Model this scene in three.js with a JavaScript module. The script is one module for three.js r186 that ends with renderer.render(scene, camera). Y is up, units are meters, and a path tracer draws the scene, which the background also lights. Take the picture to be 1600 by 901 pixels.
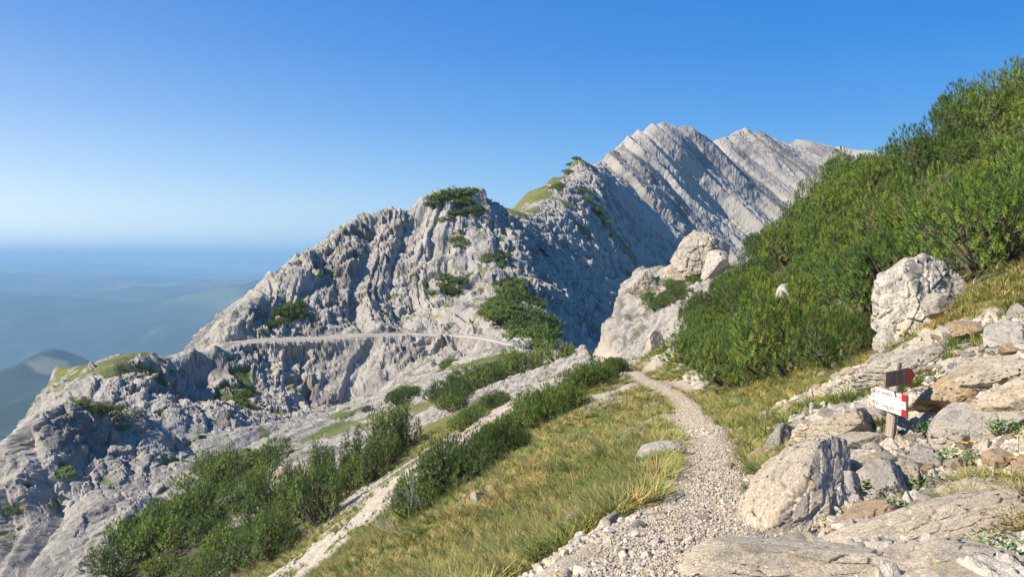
import * as THREE from 'three';
import { mergeGeometries } from 'three/addons/utils/BufferGeometryUtils.js';

// ---------------------------------------------------------------- camera, sky, sun, exposure
const scene = new THREE.Scene();
const camera = new THREE.PerspectiveCamera(42.31, 1600 / 901, 0.1, 200000);
camera.position.set(0, 1.6, 0);
camera.rotation.x = -0.04336;
const SUN = new THREE.Vector3(-0.77, 0.60, 0.24).normalize();
const sun = new THREE.DirectionalLight(new THREE.Color().setRGB(1.0, 0.90, 0.76), 5);
sun.position.copy(SUN).multiplyScalar(400);
sun.castShadow = true;
sun.shadow.mapSize.set(4096, 4096);
Object.assign(sun.shadow.camera, { left: -500, right: 500, top: 400, bottom: -400, near: 1, far: 1600 });
scene.add(sun, sun.target);
const clamp = (x, a = 0, b = 1) => x < a ? a : x > b ? b : x;
const mix = (a, b, t) => a + (b - a) * t;
const sst = (a, b, x) => { const t = clamp((x - a) / (b - a)); return t * t * (3 - 2 * t); };
const renderer = new THREE.WebGLRenderer();
renderer.toneMapping = THREE.LinearToneMapping;
renderer.toneMappingExposure = 1.62;
renderer.shadowMap.enabled = true;
{ // clear sky: paler towards the horizon and towards the sun
  const w = 1024, h = 512, data = new Float32Array(w * h * 4);
  const key = [[-90, .20, .26, .32], [-2, .18, .38, .62], [0, .20, .43, .70], [.9, .26, .52, .79], [3.5, .27, .55, .84], [6, .17, .47, .86], [10, .080, .35, .82], [15, .034, .26, .76], [20, .020, .215, .70], [40, .022, .15, .54], [90, .022, .125, .45]];
  for (let j = 0; j < h; j++) {
    const el = ((j + .5) / h - .5) * 180;
    let k = 0; while (k < key.length - 2 && key[k + 1][0] < el) k++;
    const a = key[k], b = key[k + 1], t = Math.min(1, Math.max(0, (el - a[0]) / (b[0] - a[0])));
    for (let i = 0; i < w; i++) {
      const az = ((i + .5) / w - .5) * 2 * Math.PI, e = el * Math.PI / 180;
      const c = Math.cos(az) * Math.cos(e) * SUN.x + Math.sin(e) * SUN.y + Math.sin(az) * Math.cos(e) * SUN.z;
      const glow = Math.pow(.5 + .5 * c, 2.6), low = Math.exp(-Math.max(0, el) / 8);
      for (let q = 0; q < 3; q++) data[(j * w + i) * 4 + q] = (a[q + 1] + (b[q + 1] - a[q + 1]) * t + ([2.3, 1.7, .85][q] * low * sst(-1.5, 2.5, el) + [.02, .08, .10][q]) * glow) / 1.62;
      data[(j * w + i) * 4 + 3] = 1;
    }
  }
  const sky = new THREE.DataTexture(data, w, h, THREE.RGBAFormat, THREE.FloatType);
  sky.mapping = THREE.EquirectangularReflectionMapping; sky.magFilter = THREE.LinearFilter; sky.needsUpdate = true;
  scene.background = sky; scene.environment = sky;
}
scene.fog = new THREE.FogExp2(new THREE.Color().setRGB(.40, .71, 1.0), 8.5e-5);

// ---------------------------------------------------------------- small tools
function rng(seed) { let s = seed >>> 0; return () => { s = (s + 0x6d2b79f5) | 0; let t = Math.imul(s ^ (s >>> 15), 1 | s); t = (t + Math.imul(t ^ (t >>> 7), 61 | t)) ^ t; return ((t ^ (t >>> 14)) >>> 0) / 4294967296; }; }
const PERM = new Uint8Array(512); { const r = rng(77), p = [...Array(256).keys()]; for (let i = 255; i > 0; i--) { const j = Math.floor(r() * (i + 1)); [p[i], p[j]] = [p[j], p[i]]; } for (let i = 0; i < 512; i++) PERM[i] = p[i & 255]; }
const grad = (h, x, y, z) => { h &= 15; const u = h < 8 ? x : y, v = h < 4 ? y : h === 12 || h === 14 ? x : z; return ((h & 1) ? -u : u) + ((h & 2) ? -v : v); };
function noise(x, y, z = 0) { // gradient noise, about -1 to 1
  const xi = Math.floor(x), yi = Math.floor(y), zi = Math.floor(z); x -= xi; y -= yi; z -= zi;
  const X = xi & 255, Y = yi & 255, Z = zi & 255, u = x * x * x * (x * (x * 6 - 15) + 10), v = y * y * y * (y * (y * 6 - 15) + 10), w = z * z * z * (z * (z * 6 - 15) + 10);
  const A = PERM[X] + Y, AA = PERM[A] + Z, AB = PERM[A + 1] + Z, B = PERM[X + 1] + Y, BA = PERM[B] + Z, BB = PERM[B + 1] + Z;
  return mix(mix(mix(grad(PERM[AA], x, y, z), grad(PERM[BA], x - 1, y, z), u), mix(grad(PERM[AB], x, y - 1, z), grad(PERM[BB], x - 1, y - 1, z), u), v),
    mix(mix(grad(PERM[AA + 1], x, y, z - 1), grad(PERM[BA + 1], x - 1, y, z - 1), u), mix(grad(PERM[AB + 1], x, y - 1, z - 1), grad(PERM[BB + 1], x - 1, y - 1, z - 1), u), v), w);
}
function fbm(x, y, z, n = 4) { let s = 0, a = .5; for (let i = 0; i < n; i++) { s += a * noise(x, y, z); x = x * 2.03 + 11.3; y = y * 2.03 + 4.1; z = z * 2.03 + 7.7; a *= .5; } return s; }
function hash3(i, j, k) { let h = Math.imul(i, 374761393) ^ Math.imul(j, 668265263) ^ Math.imul(k, 1274126177); h = Math.imul(h ^ (h >>> 13), 1274126177); return (h ^ (h >>> 16)) >>> 0; }
const WC = { f1: 0, f2: 0, id: 0, h: 0, dx: 0, dy: 0, dz: 0 };
function cells(x, y, z) { // cellular noise: distance to the nearest and second nearest seed, and the nearest seed's own number
  const xi = Math.floor(x), yi = Math.floor(y), zi = Math.floor(z); let f1 = 9, f2 = 9, id = 0, X = 0, Y = 0, Z = 0;
  for (let a = -1; a < 2; a++) for (let b = -1; b < 2; b++) for (let c = -1; c < 2; c++) {
    const h = hash3(xi + a, yi + b, zi + c);
    const dx = xi + a + (h & 1023) / 1024 - x, dy = yi + b + ((h >>> 10) & 1023) / 1024 - y, dz = zi + c + ((h >>> 20) & 1023) / 1024 - z, d = dx * dx + dy * dy + dz * dz;
    if (d < f1) { f2 = f1; f1 = d; id = h; X = dx; Y = dy; Z = dz; } else if (d < f2) f2 = d;
  }
  WC.f1 = Math.sqrt(f1); WC.f2 = Math.sqrt(f2); WC.h = Math.imul(id, 40503) >>> 7; WC.dx = X; WC.dy = Y; WC.dz = Z; WC.id = ((Math.imul(id, 2654435761) >>> 0) / 4294967296); return WC;
}
const names = new Map();
function numbered(name) { const n = names.get(name) ?? 0; names.set(name, n + 1); return n ? name + '_' + String(n).padStart(3, '0') : name; }
function tag(o, label, category, group) { o.userData.label = label; o.userData.category = category; if (group) o.userData.group = group; return o; }
function add(o, name) { o.name = numbered(name); scene.add(o); return o; }
function mesh(geo, mat, name, parent) { const m = new THREE.Mesh(geo, mat); m.castShadow = m.receiveShadow = true; if (parent) { m.name = name; parent.add(m); } else add(m, name); return m; }
const std = (o) => new THREE.MeshStandardMaterial({ roughness: .92, metalness: 0, ...o });
function texture(w, h, f, srgb = true) {
  const d = new Uint8Array(w * h * 4);
  for (let j = 0; j < h; j++) for (let i = 0; i < w; i++) { const c = f(i / w, j / h); for (let q = 0; q < 3; q++) d[(j * w + i) * 4 + q] = clamp(c[q]) * 255; d[(j * w + i) * 4 + 3] = 255; }
  const t = new THREE.DataTexture(d, w, h); t.wrapS = t.wrapT = THREE.RepeatWrapping; t.magFilter = THREE.LinearFilter; if (srgb) t.colorSpace = THREE.SRGBColorSpace; t.needsUpdate = true; return t;
}

// ---------------------------------------------------------------- the lie of the land: surveyed points [x, y, z, kind, size of rock relief in metres]
const SURVEY = [
[0.76,0.01,-3.63,'S',0],[1.24,-0.17,-5,'S',0],[1.89,-0.45,-7,'S',0],[2.6,-0.87,-10,'S',0],[3.4,-1.48,-14,'S',0],[4.59,-2.33,-20,'S',0],[4.83,-2.85,-26,'S',0],
[5.28,-3.59,-33,'S',0],[5.7,-4.3,-40,'S',0.3],[2.59,-0.02,-3.7,'R',0.3],[1.89,0.03,-3.6,'R',0.45],[1.43,-0.05,-4.1,'R',0.5],[2.11,-0.09,-5.4,'R',0.6],[2.72,-0.12,-5.2,'R',0.5],
[3.21,-0,-4.6,'G',0.2],[3.59,-0.04,-5.9,'S',0.3],[3.77,-0.22,-7.25,'R',0.4],[2.85,-0.15,-6.3,'R',0.6],[4.5,0.25,-6.5,'R',0.4],[4.78,0.24,-7.9,'R',0.4],[3.49,-0.29,-8.4,'R',0.5],
[2.85,-0.46,-8.2,'G',0.1],[1.93,-0.23,-5.7,'S',0.1],[5.93,0.71,-8.6,'S',0.5],[5.68,0.47,-9.4,'S',0.4],[6.77,1.15,-10.5,'G',0.2],[5.74,0.34,-10.4,'S',0.3],[5.22,0.02,-10.8,'S',0.3],
[6.44,0.75,-11,'G',0.2],[7.33,1.2,-12.2,'P',0],[7.68,1.49,-11.2,'P',0],[6.31,0.04,-12.2,'P',0.2],[5.27,-0.4,-12.2,'G',0.1],[4.69,-1.02,-12.6,'G',0.1],[4.52,-1.54,-14.5,'G',0.1],
[5.37,-2.29,-20,'G',0.1],[6.42,-2.83,-27,'G',0.2],[5.4,-2.55,-24,'S',0.2],[6.57,-2.16,-20,'P',0],[7.38,-1.32,-19,'P',0],[8.05,0.13,-17,'P',0],[9.2,1.58,-16.5,'P',0],
[10.26,2.8,-16,'P',0],[7.74,-2.56,-28,'P',0],[9.49,-1.2,-29,'P',0],[10.72,0.63,-26,'P',0],[11.92,2.74,-24,'P',0],[13.13,4.67,-22,'P',0],[10.31,-1.97,-38,'P',0.2],
[12.41,0.32,-38,'P',0],[13.12,1.88,-34,'P',0],[12.67,-1.67,-46,'P',0.4],[14.93,2.48,-43,'P',0],[16,4.93,-36,'P',0],[16.37,5.85,-30,'P',0],[15.52,6.09,-24,'P',0],
[15.17,5.94,-21,'P',0],[11.52,3.22,-15,'P',0],[7.35,1.21,-9,'G',0.2],[4.34,0.3,-5,'R',0.3],[2.02,-0.82,-9.3,'G',0.05],[1.43,-1.26,-11,'G',0.05],[0.62,-2.12,-14.3,'G',0.05],
[0.78,-1.3,-9,'G',0.05],[0,-1.74,-8.5,'G',0.05],[-0.86,-2.51,-9.8,'G',0.05],[0.51,-0.65,-5.6,'G',0.15],[0.62,-0.24,-4.4,'S',0.1],[-1.89,-3.59,-12,'G',0.1],
[-0.54,-2.42,-12.5,'G',0.05],[-2.05,-3.85,-15.2,'G',0.1],[1.04,-2.94,-20,'G',0.05],[2.56,-2.4,-18.5,'G',0.05],[3.63,-2.39,-21,'G',0.05],[3.15,-3.24,-28,'G',0.05],
[-0.91,-3.57,-17.5,'G',0.1],[0,-3.68,-21,'G',0.1],[4.84,-3.78,-35,'G',0.1],[1.82,-1.04,-10.5,'G',0],[1.27,-0.68,-7.3,'G',0],[0.55,-1.15,-7.9,'G',0],[4.08,-5.2,-45,'S',0.4],
[1.86,-5.83,-43,'S',0.4],[0,-6.43,-40,'S',0.5],[-3.04,-7.26,-35,'S',0.5],[-5.4,-8.59,-31,'S',0.5],[-7.08,-10,-27,'S',0.5],[-5.65,-8.76,-27,'G',0.2],[-3.65,-7.39,-30,'S',0.5],
[-12.62,-14.66,-38,'G',0.3],[-8.78,-12.28,-42,'S',0.6],[-6.67,-11.1,-48,'G',0.4],[-4.51,-10.2,-52,'G',0.5],[-2.01,-8.67,-58,'R',1],[2.28,-7.97,-66,'G',0.5],
[-1.3,-10.05,-75,'G',0.6],[-7.35,-13.09,-85,'R',1.5],[-10.53,-14.85,-76,'G',0.8],[-13.75,-15.57,-66,'R',1.8],[-17.77,-15.62,-62,'R',2.2],[-18.79,-17.17,-60,'R',1.6],
[-13.8,-15.11,-48,'G',0.3],[-13.83,-15.67,-44,'P',0.2],[-25.27,-18.59,-58,'P',0.3],[-26.82,-20.42,-52,'P',0.3],[-27.2,-18.78,-68,'P',0.4],[-21.8,-17.89,-66,'P',0.4],
[-16.52,-17.26,-45,'P',0.2],[-28.78,-20.88,-60,'P',0.3],[-20.99,-19.37,-48,'P',0.2],[-46.03,-12.72,-76,'R',2.6],[-47.42,-13.64,-74,'R',3],[-43.9,-14.19,-78,'R',3],
[-41.82,-17.39,-73,'R',3],[-44.95,-17.56,-69,'R',3],[-46.05,-19.36,-67,'R',3],[-40.22,-20.21,-66,'R',3],[-37.86,-19.68,-68,'R',3],[-34.01,-20.68,-64,'R',2.4],
[-37.72,-22.48,-60,'R',2.6],[-31.88,-22.29,-57,'R',2],[-41.95,-23.54,-60,'R',2.6],[-46.6,-24.38,-62,'R',3],[-44.38,-15.84,-84,'R',2.6],[-39.94,-18.69,-78,'R',2.6],
[-43.47,-18.21,-88,'R',2.6],[-36.59,-20.06,-78,'R',2.4],[-33.15,-20.88,-68,'R',1.6],[-41.51,-21.53,-92,'R',2],[-34.76,-21.32,-80,'R',2.4],[-47.89,-28.57,-120,'R',1.6],
[-43.06,-31.2,-124,'R',1.6],[-39.52,-33.7,-138,'R',1.5],[-36.43,-34.79,-150,'R',2.4],[-30.5,-33.3,-160,'S',1.6],[-21.88,-28.45,-158,'R',2],[-14.26,-23.27,-150,'R',2],
[-49.21,-29.13,-142,'R',1.8],[-44.89,-31.72,-148,'R',2],[-59.2,-26.56,-163,'G',1.5],[-56.83,-27.58,-152,'G',1.6],[-53.25,-28.89,-150,'G',1.4],[-57.35,-25.24,-168,'R',2.4],
[-51.7,-28.53,-166,'R',2],[-66.57,-16.71,-166,'G',1],[-69.86,-16.41,-162,'G',1.2],[-72.48,-16.63,-150,'G',1.4],[-74.96,-18.45,-140,'G',2],[-74.74,-20.12,-131,'R',2.6],
[-77.61,-25.54,-128,'R',3],[-77.05,-28.57,-120,'R',3],[-70.34,-19.2,-163,'R',3],[-69.33,-21.06,-150,'R',3.5],[-70.82,-22.35,-140,'R',3.5],[-67.44,-25.6,-143,'R',3.5],
[-67.69,-24.4,-152,'R',3],[-69.67,-22.93,-132,'R',3],[-72.18,-24.08,-173,'R',2],[-70.46,-28.48,-169,'S',1.6],[-67.61,-31.07,-160,'S',1.6],[-63.26,-30.63,-146,'S',1.4],
[-61.73,-24.33,-158,'R',3],[-55.51,-26.25,-140,'R',3],[-51.58,-27.22,-128,'R',2.6],[-72.84,-18.83,-148,'G',1.2],[-73.27,-20,-139,'G',1.5],[-67.41,-19.4,-168,'S',1],
[-66.8,-19.03,-176,'R',2.5],[-56.2,-18.67,-181,'R',2.5],[-38.7,-18.05,-187,'R',2.5],[-24.57,-18.37,-190,'R',2.5],[-9.52,-18.53,-184,'R',2.5],[0,-17.06,-158,'R',2.5],
[6.63,-14.62,-128,'R',1.2],[8.29,-11.4,-96,'S',0.4],[7.56,-8.24,-70,'S',0.4],[6.64,-6.04,-53,'S',0.3],[-65.35,-22.14,-172,'R',3],[-55.61,-23.93,-174,'R',4],
[-43.07,-26.06,-178,'R',5],[-31.1,-24.81,-180,'R',5],[-18.86,-23.52,-182,'R',5],[-9.11,-21.16,-176,'R',4],[-43.13,-32.87,-166,'R',4],[-35.31,-31.48,-170,'R',4.5],
[-26.62,-27.95,-171,'R',4],[-17.42,-24.21,-168,'R',3],[-7.25,-18.45,-140,'R',2],[-0.99,-14.27,-115,'G',1],[-5.93,-15.33,-98,'R',1.6],[1.73,-12.2,-100,'G',0.8],
[5.32,-10.55,-88,'S',0.6],[-61.58,-17.02,-188,'R',4],[-47.52,-15.36,-197,'R',5],[-31.47,-14.12,-203,'R',5],[-17.56,-12.44,-204,'R',5],[-3.27,-13.11,-190,'R',4],
[-55.21,-7.59,-214,'R',6],[-37.98,-4.09,-221,'R',6],[-19.4,-0.34,-226,'R',6],[-5.47,-5.68,-212,'R',5],[-47.98,3.6,-233,'R',6],[-31.37,9.96,-244,'R',6],[-15.05,14.49,-251,'R',5],
[-21.98,21.37,-257,'R',4],[-66.75,-14.76,-181,'R',3],[-66.1,-11.45,-185,'R',4],[-65.05,-10.36,-188,'R',4],[-63.79,-11.8,-190,'R',3],[-63.24,-7.74,-194,'R',4],
[-62.06,-9.52,-196,'R',4],[-61.73,-6.3,-200,'R',4],[-60.77,-3.33,-205,'R',4],[-59.48,1.24,-210,'R',5],[-58.12,2.7,-213,'R',5],[-56.24,1.97,-217,'R',5],[-54.87,3.1,-219,'R',5],
[-53.75,8.24,-228,'R',5],[-51.33,12.06,-235,'R',5],[-48.94,11.79,-238,'R',5],[-45.59,14.44,-242,'R',5],[-42.78,17.1,-245,'R',5],[-39.75,16.81,-247,'R',5],[-37.52,15.23,-249,'R',4],
[-34.5,19.27,-252,'R',4],[-30.97,21.65,-255,'R',4],[-26.47,24.08,-258,'R',3],[-17.47,26.66,-262,'R',3],[-11.2,25.32,-262,'R',3],[-6.57,19.11,-256,'R',3],[-1.03,7.36,-240,'R',3.5],
[3.76,-4.04,-219,'R',4],[8.22,-12.09,-199,'R',4],[10.01,-16.59,-176,'R',3],[9.17,-13.48,-125,'S',1.2],[8.36,-9.94,-88,'R',1],[0,15.72,-275,'R',4],[8.99,1.6,-262,'R',5],
[17.34,-9.22,-252,'R',5],[23.98,-19.23,-242,'R',5],[29.01,-23.99,-232,'R',4],[20.58,6.74,-300,'R',5],[29.9,-5.87,-290,'R',5],[38.57,-17.67,-280,'R',5],[-2.57,22.63,-300,'G',3],
[8.16,23.89,-318,'G',4],[22.05,20.88,-322,'R',5],[14.75,31.07,-345,'G',3],[7.52,32.87,-352,'G',2],[21.38,44.31,-385,'G',3],[27.08,34.67,-352,'R',5],[35.43,25.2,-345,'R',6],
[37.54,62.36,-440,'G',4],[43.76,49.87,-410,'R',7],[42.8,34.49,-385,'R',8],[44.99,13.59,-350,'G',5],[48.19,-4.06,-330,'R',6],[49.35,-17.06,-310,'R',6],[55.9,65.43,-468,'R',3],
[75.97,84.39,-540,'R',4],[92.21,100.2,-585,'R',4],[103.9,110.08,-610,'R',4],[118.39,117.19,-632,'R',4],[132.82,122.13,-650,'R',4],[146.1,123.43,-660,'R',4],
[156.44,122.08,-668,'R',4],[176.39,116.14,-690,'R',4],[196.31,110.02,-715,'R',4],[72.32,45.75,-470,'R',5],[72.85,16.16,-425,'R',5],[65.28,-4.92,-380,'R',4],
[114.8,63.73,-560,'R',6],[109.1,26.75,-490,'R',6],[92.27,1.6,-430,'R',5],[161.39,75.77,-630,'R',6],[163.85,36.32,-580,'R',6],[126.12,5.8,-490,'R',5],[207.64,89.32,-695,'R',5],
[215.99,65.2,-665,'R',5],[221.83,44.28,-640,'R',5],[163.64,10.68,-530,'R',5],[221.03,27.28,-600,'R',5],[231.76,135.76,-800,'R',4],[258.03,147.8,-830,'R',4],
[282.68,144.59,-840,'R',4],[315.18,139.41,-870,'R',4],[345.2,145.68,-900,'R',4],[384.42,138.76,-920,'R',4],[437.57,137.61,-950,'R',4],[222.66,89.31,-745,'R',4],
[238.49,59.64,-715,'R',4],[259.56,106,-790,'R',5],[266.06,72.05,-750,'R',5],[318.8,107.77,-830,'R',5],[271,56.98,-720,'R',5],[341.67,90.35,-800,'R',5],[491.45,132.53,-960,'R',4],
[329.59,43.51,-700,'R',4],[9.28,-4.41,-43,'S',0.5],[8.12,-5.09,-47,'S',0.6],[8.53,-4.9,-52,'R',1],[7.87,-5.03,-57,'R',2],[7.27,-6.61,-61,'R',1.2],[8.54,-4.6,-60,'R',2.4],
[10.51,-2.94,-66,'R',2.4],[11.83,-0.79,-69.5,'R',2.4],[12.49,0.86,-72,'R',2.4],[14.02,0.99,-71,'R',1.4],[12.59,-1.55,-61,'P',1],[14.52,0.21,-65,'R',1.2],[16.24,0.25,-63,'R',1],
[17.85,0,-62,'R',1],[11.29,-3.31,-57,'R',2],[12.54,-2.88,-52,'S',0.8],[13.49,-1.53,-56,'R',1.2],[10.57,-3.89,-49,'S',0.7],[10.87,-3.1,-42,'S',0.5],[0,0,0,'S',0],
[0.3,0.02,-1.5,'S',0],[-0.3,-0,2,'S',0],[-1.2,-0.34,-1,'G',0],[-2.5,-1.17,-3,'G',0.05],[-2,-1.01,1,'G',0],[-5,-2.96,-4,'G',0.1],[-8,-5.92,-8,'G',0.2],[-12,-10.86,-14,'G',0.3],
[-20,-17.74,-25,'G',0.3],[-30,-24.61,-38,'P',0.3],[-40,-32.69,-30,'P',0.3],[-60,-49.59,-40,'R',2],[1.2,0.13,-1.2,'R',0.2],[2.2,0.5,0,'R',0.3],[4,1.6,0,'G',0.3],[8,4.02,-2,'P',0.2],
[14,7.56,-6,'P',0],[5,1.23,-3,'R',0.3],[22,8.27,-26,'P',0],[24,7.39,-38,'P',0],[20,4.51,-50,'P',0],[30,6.31,-30,'P',0],[26,9.16,-16,'P',0],[30,3.62,-60,'R',1],
[22,-2.26,-72,'R',1.5],[14,-13.2,-78,'R',2],[9,-25.12,-85,'R',3],[16,-33.87,-110,'R',3],[22,-46.45,-150,'R',4],[32,-45.94,-200,'R',4],[40,-29.28,-70,'R',2],[60,-38.35,-160,'R',4],
[60,-9.59,-40,'P',0],[70,-37.32,-260,'R',5],[120,-56.91,-300,'R',6],[160,-35.88,-400,'R',8],[240,-14.85,-500,'R',8],[320,6.18,-600,'R',8],[-40,-26.6,-330,'R',6],
[-80,-51.7,-320,'R',6],[-110,-57.12,-280,'R',6],[-110,-52.63,-230,'R',6],[-120,-62.94,-200,'R',4],[-14,14.94,-285,'R',3],[-10,1.3,-320,'R',5],[-40,4.94,-285,'R',4],
[-62,-17.17,-275,'R',4],[-100,-48.2,-175,'R',3],[-110,-58.35,-160,'R',3],[-115,-60.56,-140,'R',3],[-115,-58.76,-120,'R',3],[-85,-53.97,-100,'R',3],[-75,-47.07,-90,'R',3],
[-72,-49.23,-75,'R',3],[-75,-59.38,-60,'R',3],[-130,-88.97,-100,'R',3],[-160,-118.35,-160,'R',3],[-160,-117.53,-240,'R',5],[-100,-18.83,-162,'G',1],[-10,-35.67,-420,'R',5],
[0,-54.64,-520,'R',5],[20,-53.3,-650,'R',8],[120,48.03,-780,'R',8],[60,7.42,-720,'R',8],[150,78.03,-780,'R',8],[250,69.89,-960,'R',8],[350,70.51,-1020,'R',8],
[450,70.81,-1050,'R',8],[500,58.24,-800,'R',8],[300,41.12,-1080,'R',8],[-20,-5.98,-390,'G',3],[10,25.36,-520,'R',5],
];
const NP = SURVEY.length, PX = new Float64Array(NP), PZ = new Float64Array(NP), PL = new Float64Array(NP), PK = [new Float64Array(NP), new Float64Array(NP), new Float64Array(NP), new Float64Array(NP)], WT = new Float64Array(NP + 3);
SURVEY.forEach(([x, y, z, k, L], i) => { PX[i] = x; PZ[i] = z; PL[i] = L; PK['RGSP'.indexOf(k)][i] = 1; });
{ // height = plane + sum of weight * distance, exact at the surveyed points
  const n = NP + 3, A = Array.from({ length: n }, () => new Float64Array(n + 1));
  for (let i = 0; i < NP; i++) {
    for (let j = 0; j < NP; j++) A[i][j] = Math.hypot(PX[i] - PX[j], PZ[i] - PZ[j]);
    A[i][i] = -.02 * Math.hypot(PX[i], PZ[i]) * 0.5;
    A[i][NP] = A[NP][i] = 1; A[i][NP + 1] = A[NP + 1][i] = PX[i]; A[i][NP + 2] = A[NP + 2][i] = PZ[i]; A[i][n] = SURVEY[i][1];
  }
  for (let c = 0; c < n; c++) {
    let b = c; for (let r = c + 1; r < n; r++) if (Math.abs(A[r][c]) > Math.abs(A[b][c])) b = r;
    [A[c], A[b]] = [A[b], A[c]];
    for (let r = c + 1; r < n; r++) { const f = A[r][c] / A[c][c]; if (f) for (let q = c; q <= n; q++) A[r][q] -= f * A[c][q]; }
  }
  for (let r = n - 1; r >= 0; r--) { let s = A[r][n]; for (let q = r + 1; q < n; q++) s -= A[r][q] * WT[q]; WT[r] = s / A[r][r]; }
}
const TRAIL_NEAR = [[-0.3, -0.001, 2], [0, 0.0, 0], [0.3, 0.015, -1.5], [0.77, 0.007, -3.63], [1.25, -0.178, -5], [1.89, -0.458, -7], [2.61, -0.877, -10], [3.4, -1.486, -14], [4.6, -2.334, -20], [4.84, -2.852, -26], [5.28, -3.59, -33], [5.71, -4.308, -40], [6.61, -6.014, -53], [7.52, -8.209, -70], [8.25, -11.371, -96]];
const TRAIL_FAR = [[7.52, -8.93, -70], [8.29, -11.4, -96], [6.63, -14.62, -128], [0.0, -17.06, -158], [-9.52, -18.53, -184], [-24.57, -18.37, -190], [-38.7, -18.05, -187], [-56.2, -18.67, -181], [-66.8, -19.03, -176], [-67.54, -18.49, -174]];
const curve = (p) => new THREE.CatmullRomCurve3(p.map((q) => new THREE.Vector3(...q)), false, 'centripetal');
const pathPts = (c, n) => c.getSpacedPoints(n);
const NEAR_PTS = [...curve(TRAIL_NEAR).getPoints(160)], FAR_PTS = curve(TRAIL_FAR).getPoints(160);
const TR = { d: 0, y: 0 };
function trail(x, z) { // distance to the nearest trail and its height there
  let best = 1e9, y = 0; const list = z > -75 ? NEAR_PTS : FAR_PTS;
  for (let i = 0; i < list.length - 1; i++) {
    const a = list[i], b = list[i + 1]; if (Math.abs(a.z - z) > 30 && Math.abs(b.z - z) > 30) continue;
    const ex = b.x - a.x, ez = b.z - a.z, t = clamp(((x - a.x) * ex + (z - a.z) * ez) / (ex * ex + ez * ez + 1e-9)), d = Math.hypot(a.x + ex * t - x, a.z + ez * t - z);
    if (d < best) { best = d; y = mix(a.y, b.y, t); }
  }
  TR.d = best; TR.y = y; return TR;
}
const GR = { R: 0, G: 0, S: 0, P: 0, L: 0, y: 0, td: 9e9 };
function ground(x, z, kinds = true) { // height, ground cover and trail distance at a place
  let y = WT[NP] + WT[NP + 1] * x + WT[NP + 2] * z, s = 0, R = 0, G = 0, S = 0, P = 0, L = 0;
  const near = .0006 * (x * x + z * z) + .02;
  for (let i = 0; i < NP; i++) {
    const dx = x - PX[i], dz = z - PZ[i], q = dx * dx + dz * dz; y += WT[i] * Math.sqrt(q);
    if (kinds) { const w = 1 / ((q + near) * (q + near)); s += w; R += w * PK[0][i]; G += w * PK[1][i]; S += w * PK[2][i]; P += w * PK[3][i]; L += w * PL[i]; }
  }
  const t = trail(x, z), hw = z > -75 ? .42 : 1.2, w = 1 - sst(hw, hw * (z > -75 ? 2.6 : 3.6), t.d);
  GR.y = mix(y, t.y, w * (z > -75 ? .75 : .8)); GR.td = t.d;
  if (kinds) { GR.R = R / s; GR.G = G / s; GR.S = S / s; GR.P = P / s; GR.L = L / s * sst(hw, hw * (z > -75 ? 3 : 2.6), t.d); }
  return GR;
}
// rock relief: broken blocks of several sizes, each proud or sunk and parted by cracks; CR.t is the tone of the block
const CR = { d: 0, t: 0 };
const OCT = [.13, .3, .7, 1.6, 3.6, 8, 17];
function blocks(x, y, z, L, res, near) {
  let d = 0, t = 0, tw = 0;
  const ax = near ? x * .8 + z * .35 : .80 * x - .60 * y, ay = near ? (y - .3 * x) * 1.6 : (.60 * x + .80 * y) * .55, az = near ? z * .9 - x * .3 : z * .85;
  for (let o = 0; o < 7; o++) {
    const wl = OCT[o]; if (wl < res * 1.35) continue;
    const w = 1 - sst(L * .8, L * 2.2, wl); if (w < .02) continue;
    const q = 1 / wl, wx = noise(ax * q * .6 + 3, ay * q * .6, az * q * .6) * .5, wy = noise(ax * q * .6, ay * q * .6 + 9, az * q * .6) * .5;
    const c = cells(ax * q + wx, ay * q + wy, az * q), h = c.h;
    const crack = 1 - sst(0, .13, c.f2 - c.f1);
    const tilt = ((h & 63) / 31.5 - 1) * c.dx + ((h >>> 6 & 63) / 31.5 - 1) * c.dy + ((h >>> 12 & 63) / 31.5 - 1) * c.dz;
    const ew = Math.max(near ? .16 : .07, (near ? 1.7 : .9) * res / wl), flat = sst(0, ew, c.f2 - c.f1);
    d += w * wl * (near ? (.25 * (c.id - .5) + .24 * tilt) * flat - .06 * crack : (.20 * (c.id - .5) + .32 * tilt) * flat - .13 * crack * (c.id > .35 ? 1 : .2) + .03 * noise(x * q * 3, y * q * 3, z * q * 3));
    t += w * (c.id - .5); tw += w;
  }
  CR.d = d; CR.t = tw ? t / Math.sqrt(tw) : 0; return CR;
}
// bedding of the high ridges: beds that dip to the right, stepped like a worn stair
const BED = new THREE.Vector3(.70, .70, .12).normalize();
function beds(x, y, z, axis, steps, warp) {
  const f0 = 1 / (warp * 14);
  let s = axis.x * x + axis.y * y + axis.z * z + warp * (noise(x * f0, y * f0, z * f0) * 1.3 + .35 * noise(x * f0 * 4, y * f0 * 4, z * f0 * 4)), d = 0, t = 0;
  s += warp * .9 * noise(s / (warp * 3.1), 4.5, 1.2);
  for (const [T, a] of steps) {
    const f = s / T, i = Math.floor(f), r = f - i, h = (hash3(i, T * 10 | 0, 5) & 1023) / 1023, edge = .5 + .38 * h, fade = clamp(.95 + 1.2 * noise(x / T / 3.5, y / T / 3.5, z / T / 3.5 + T), .35, 1.3);
    const step = r < edge ? r * .25 : .25 * edge + (r - edge) / (1 - edge) * (1 - .25 * edge);
    d += a * T * (step - r) * (.3 + 1.2 * h) * fade; t += (h - .5) * .6;
  }
  CR.d = d; CR.t = t; return CR;
}
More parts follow.
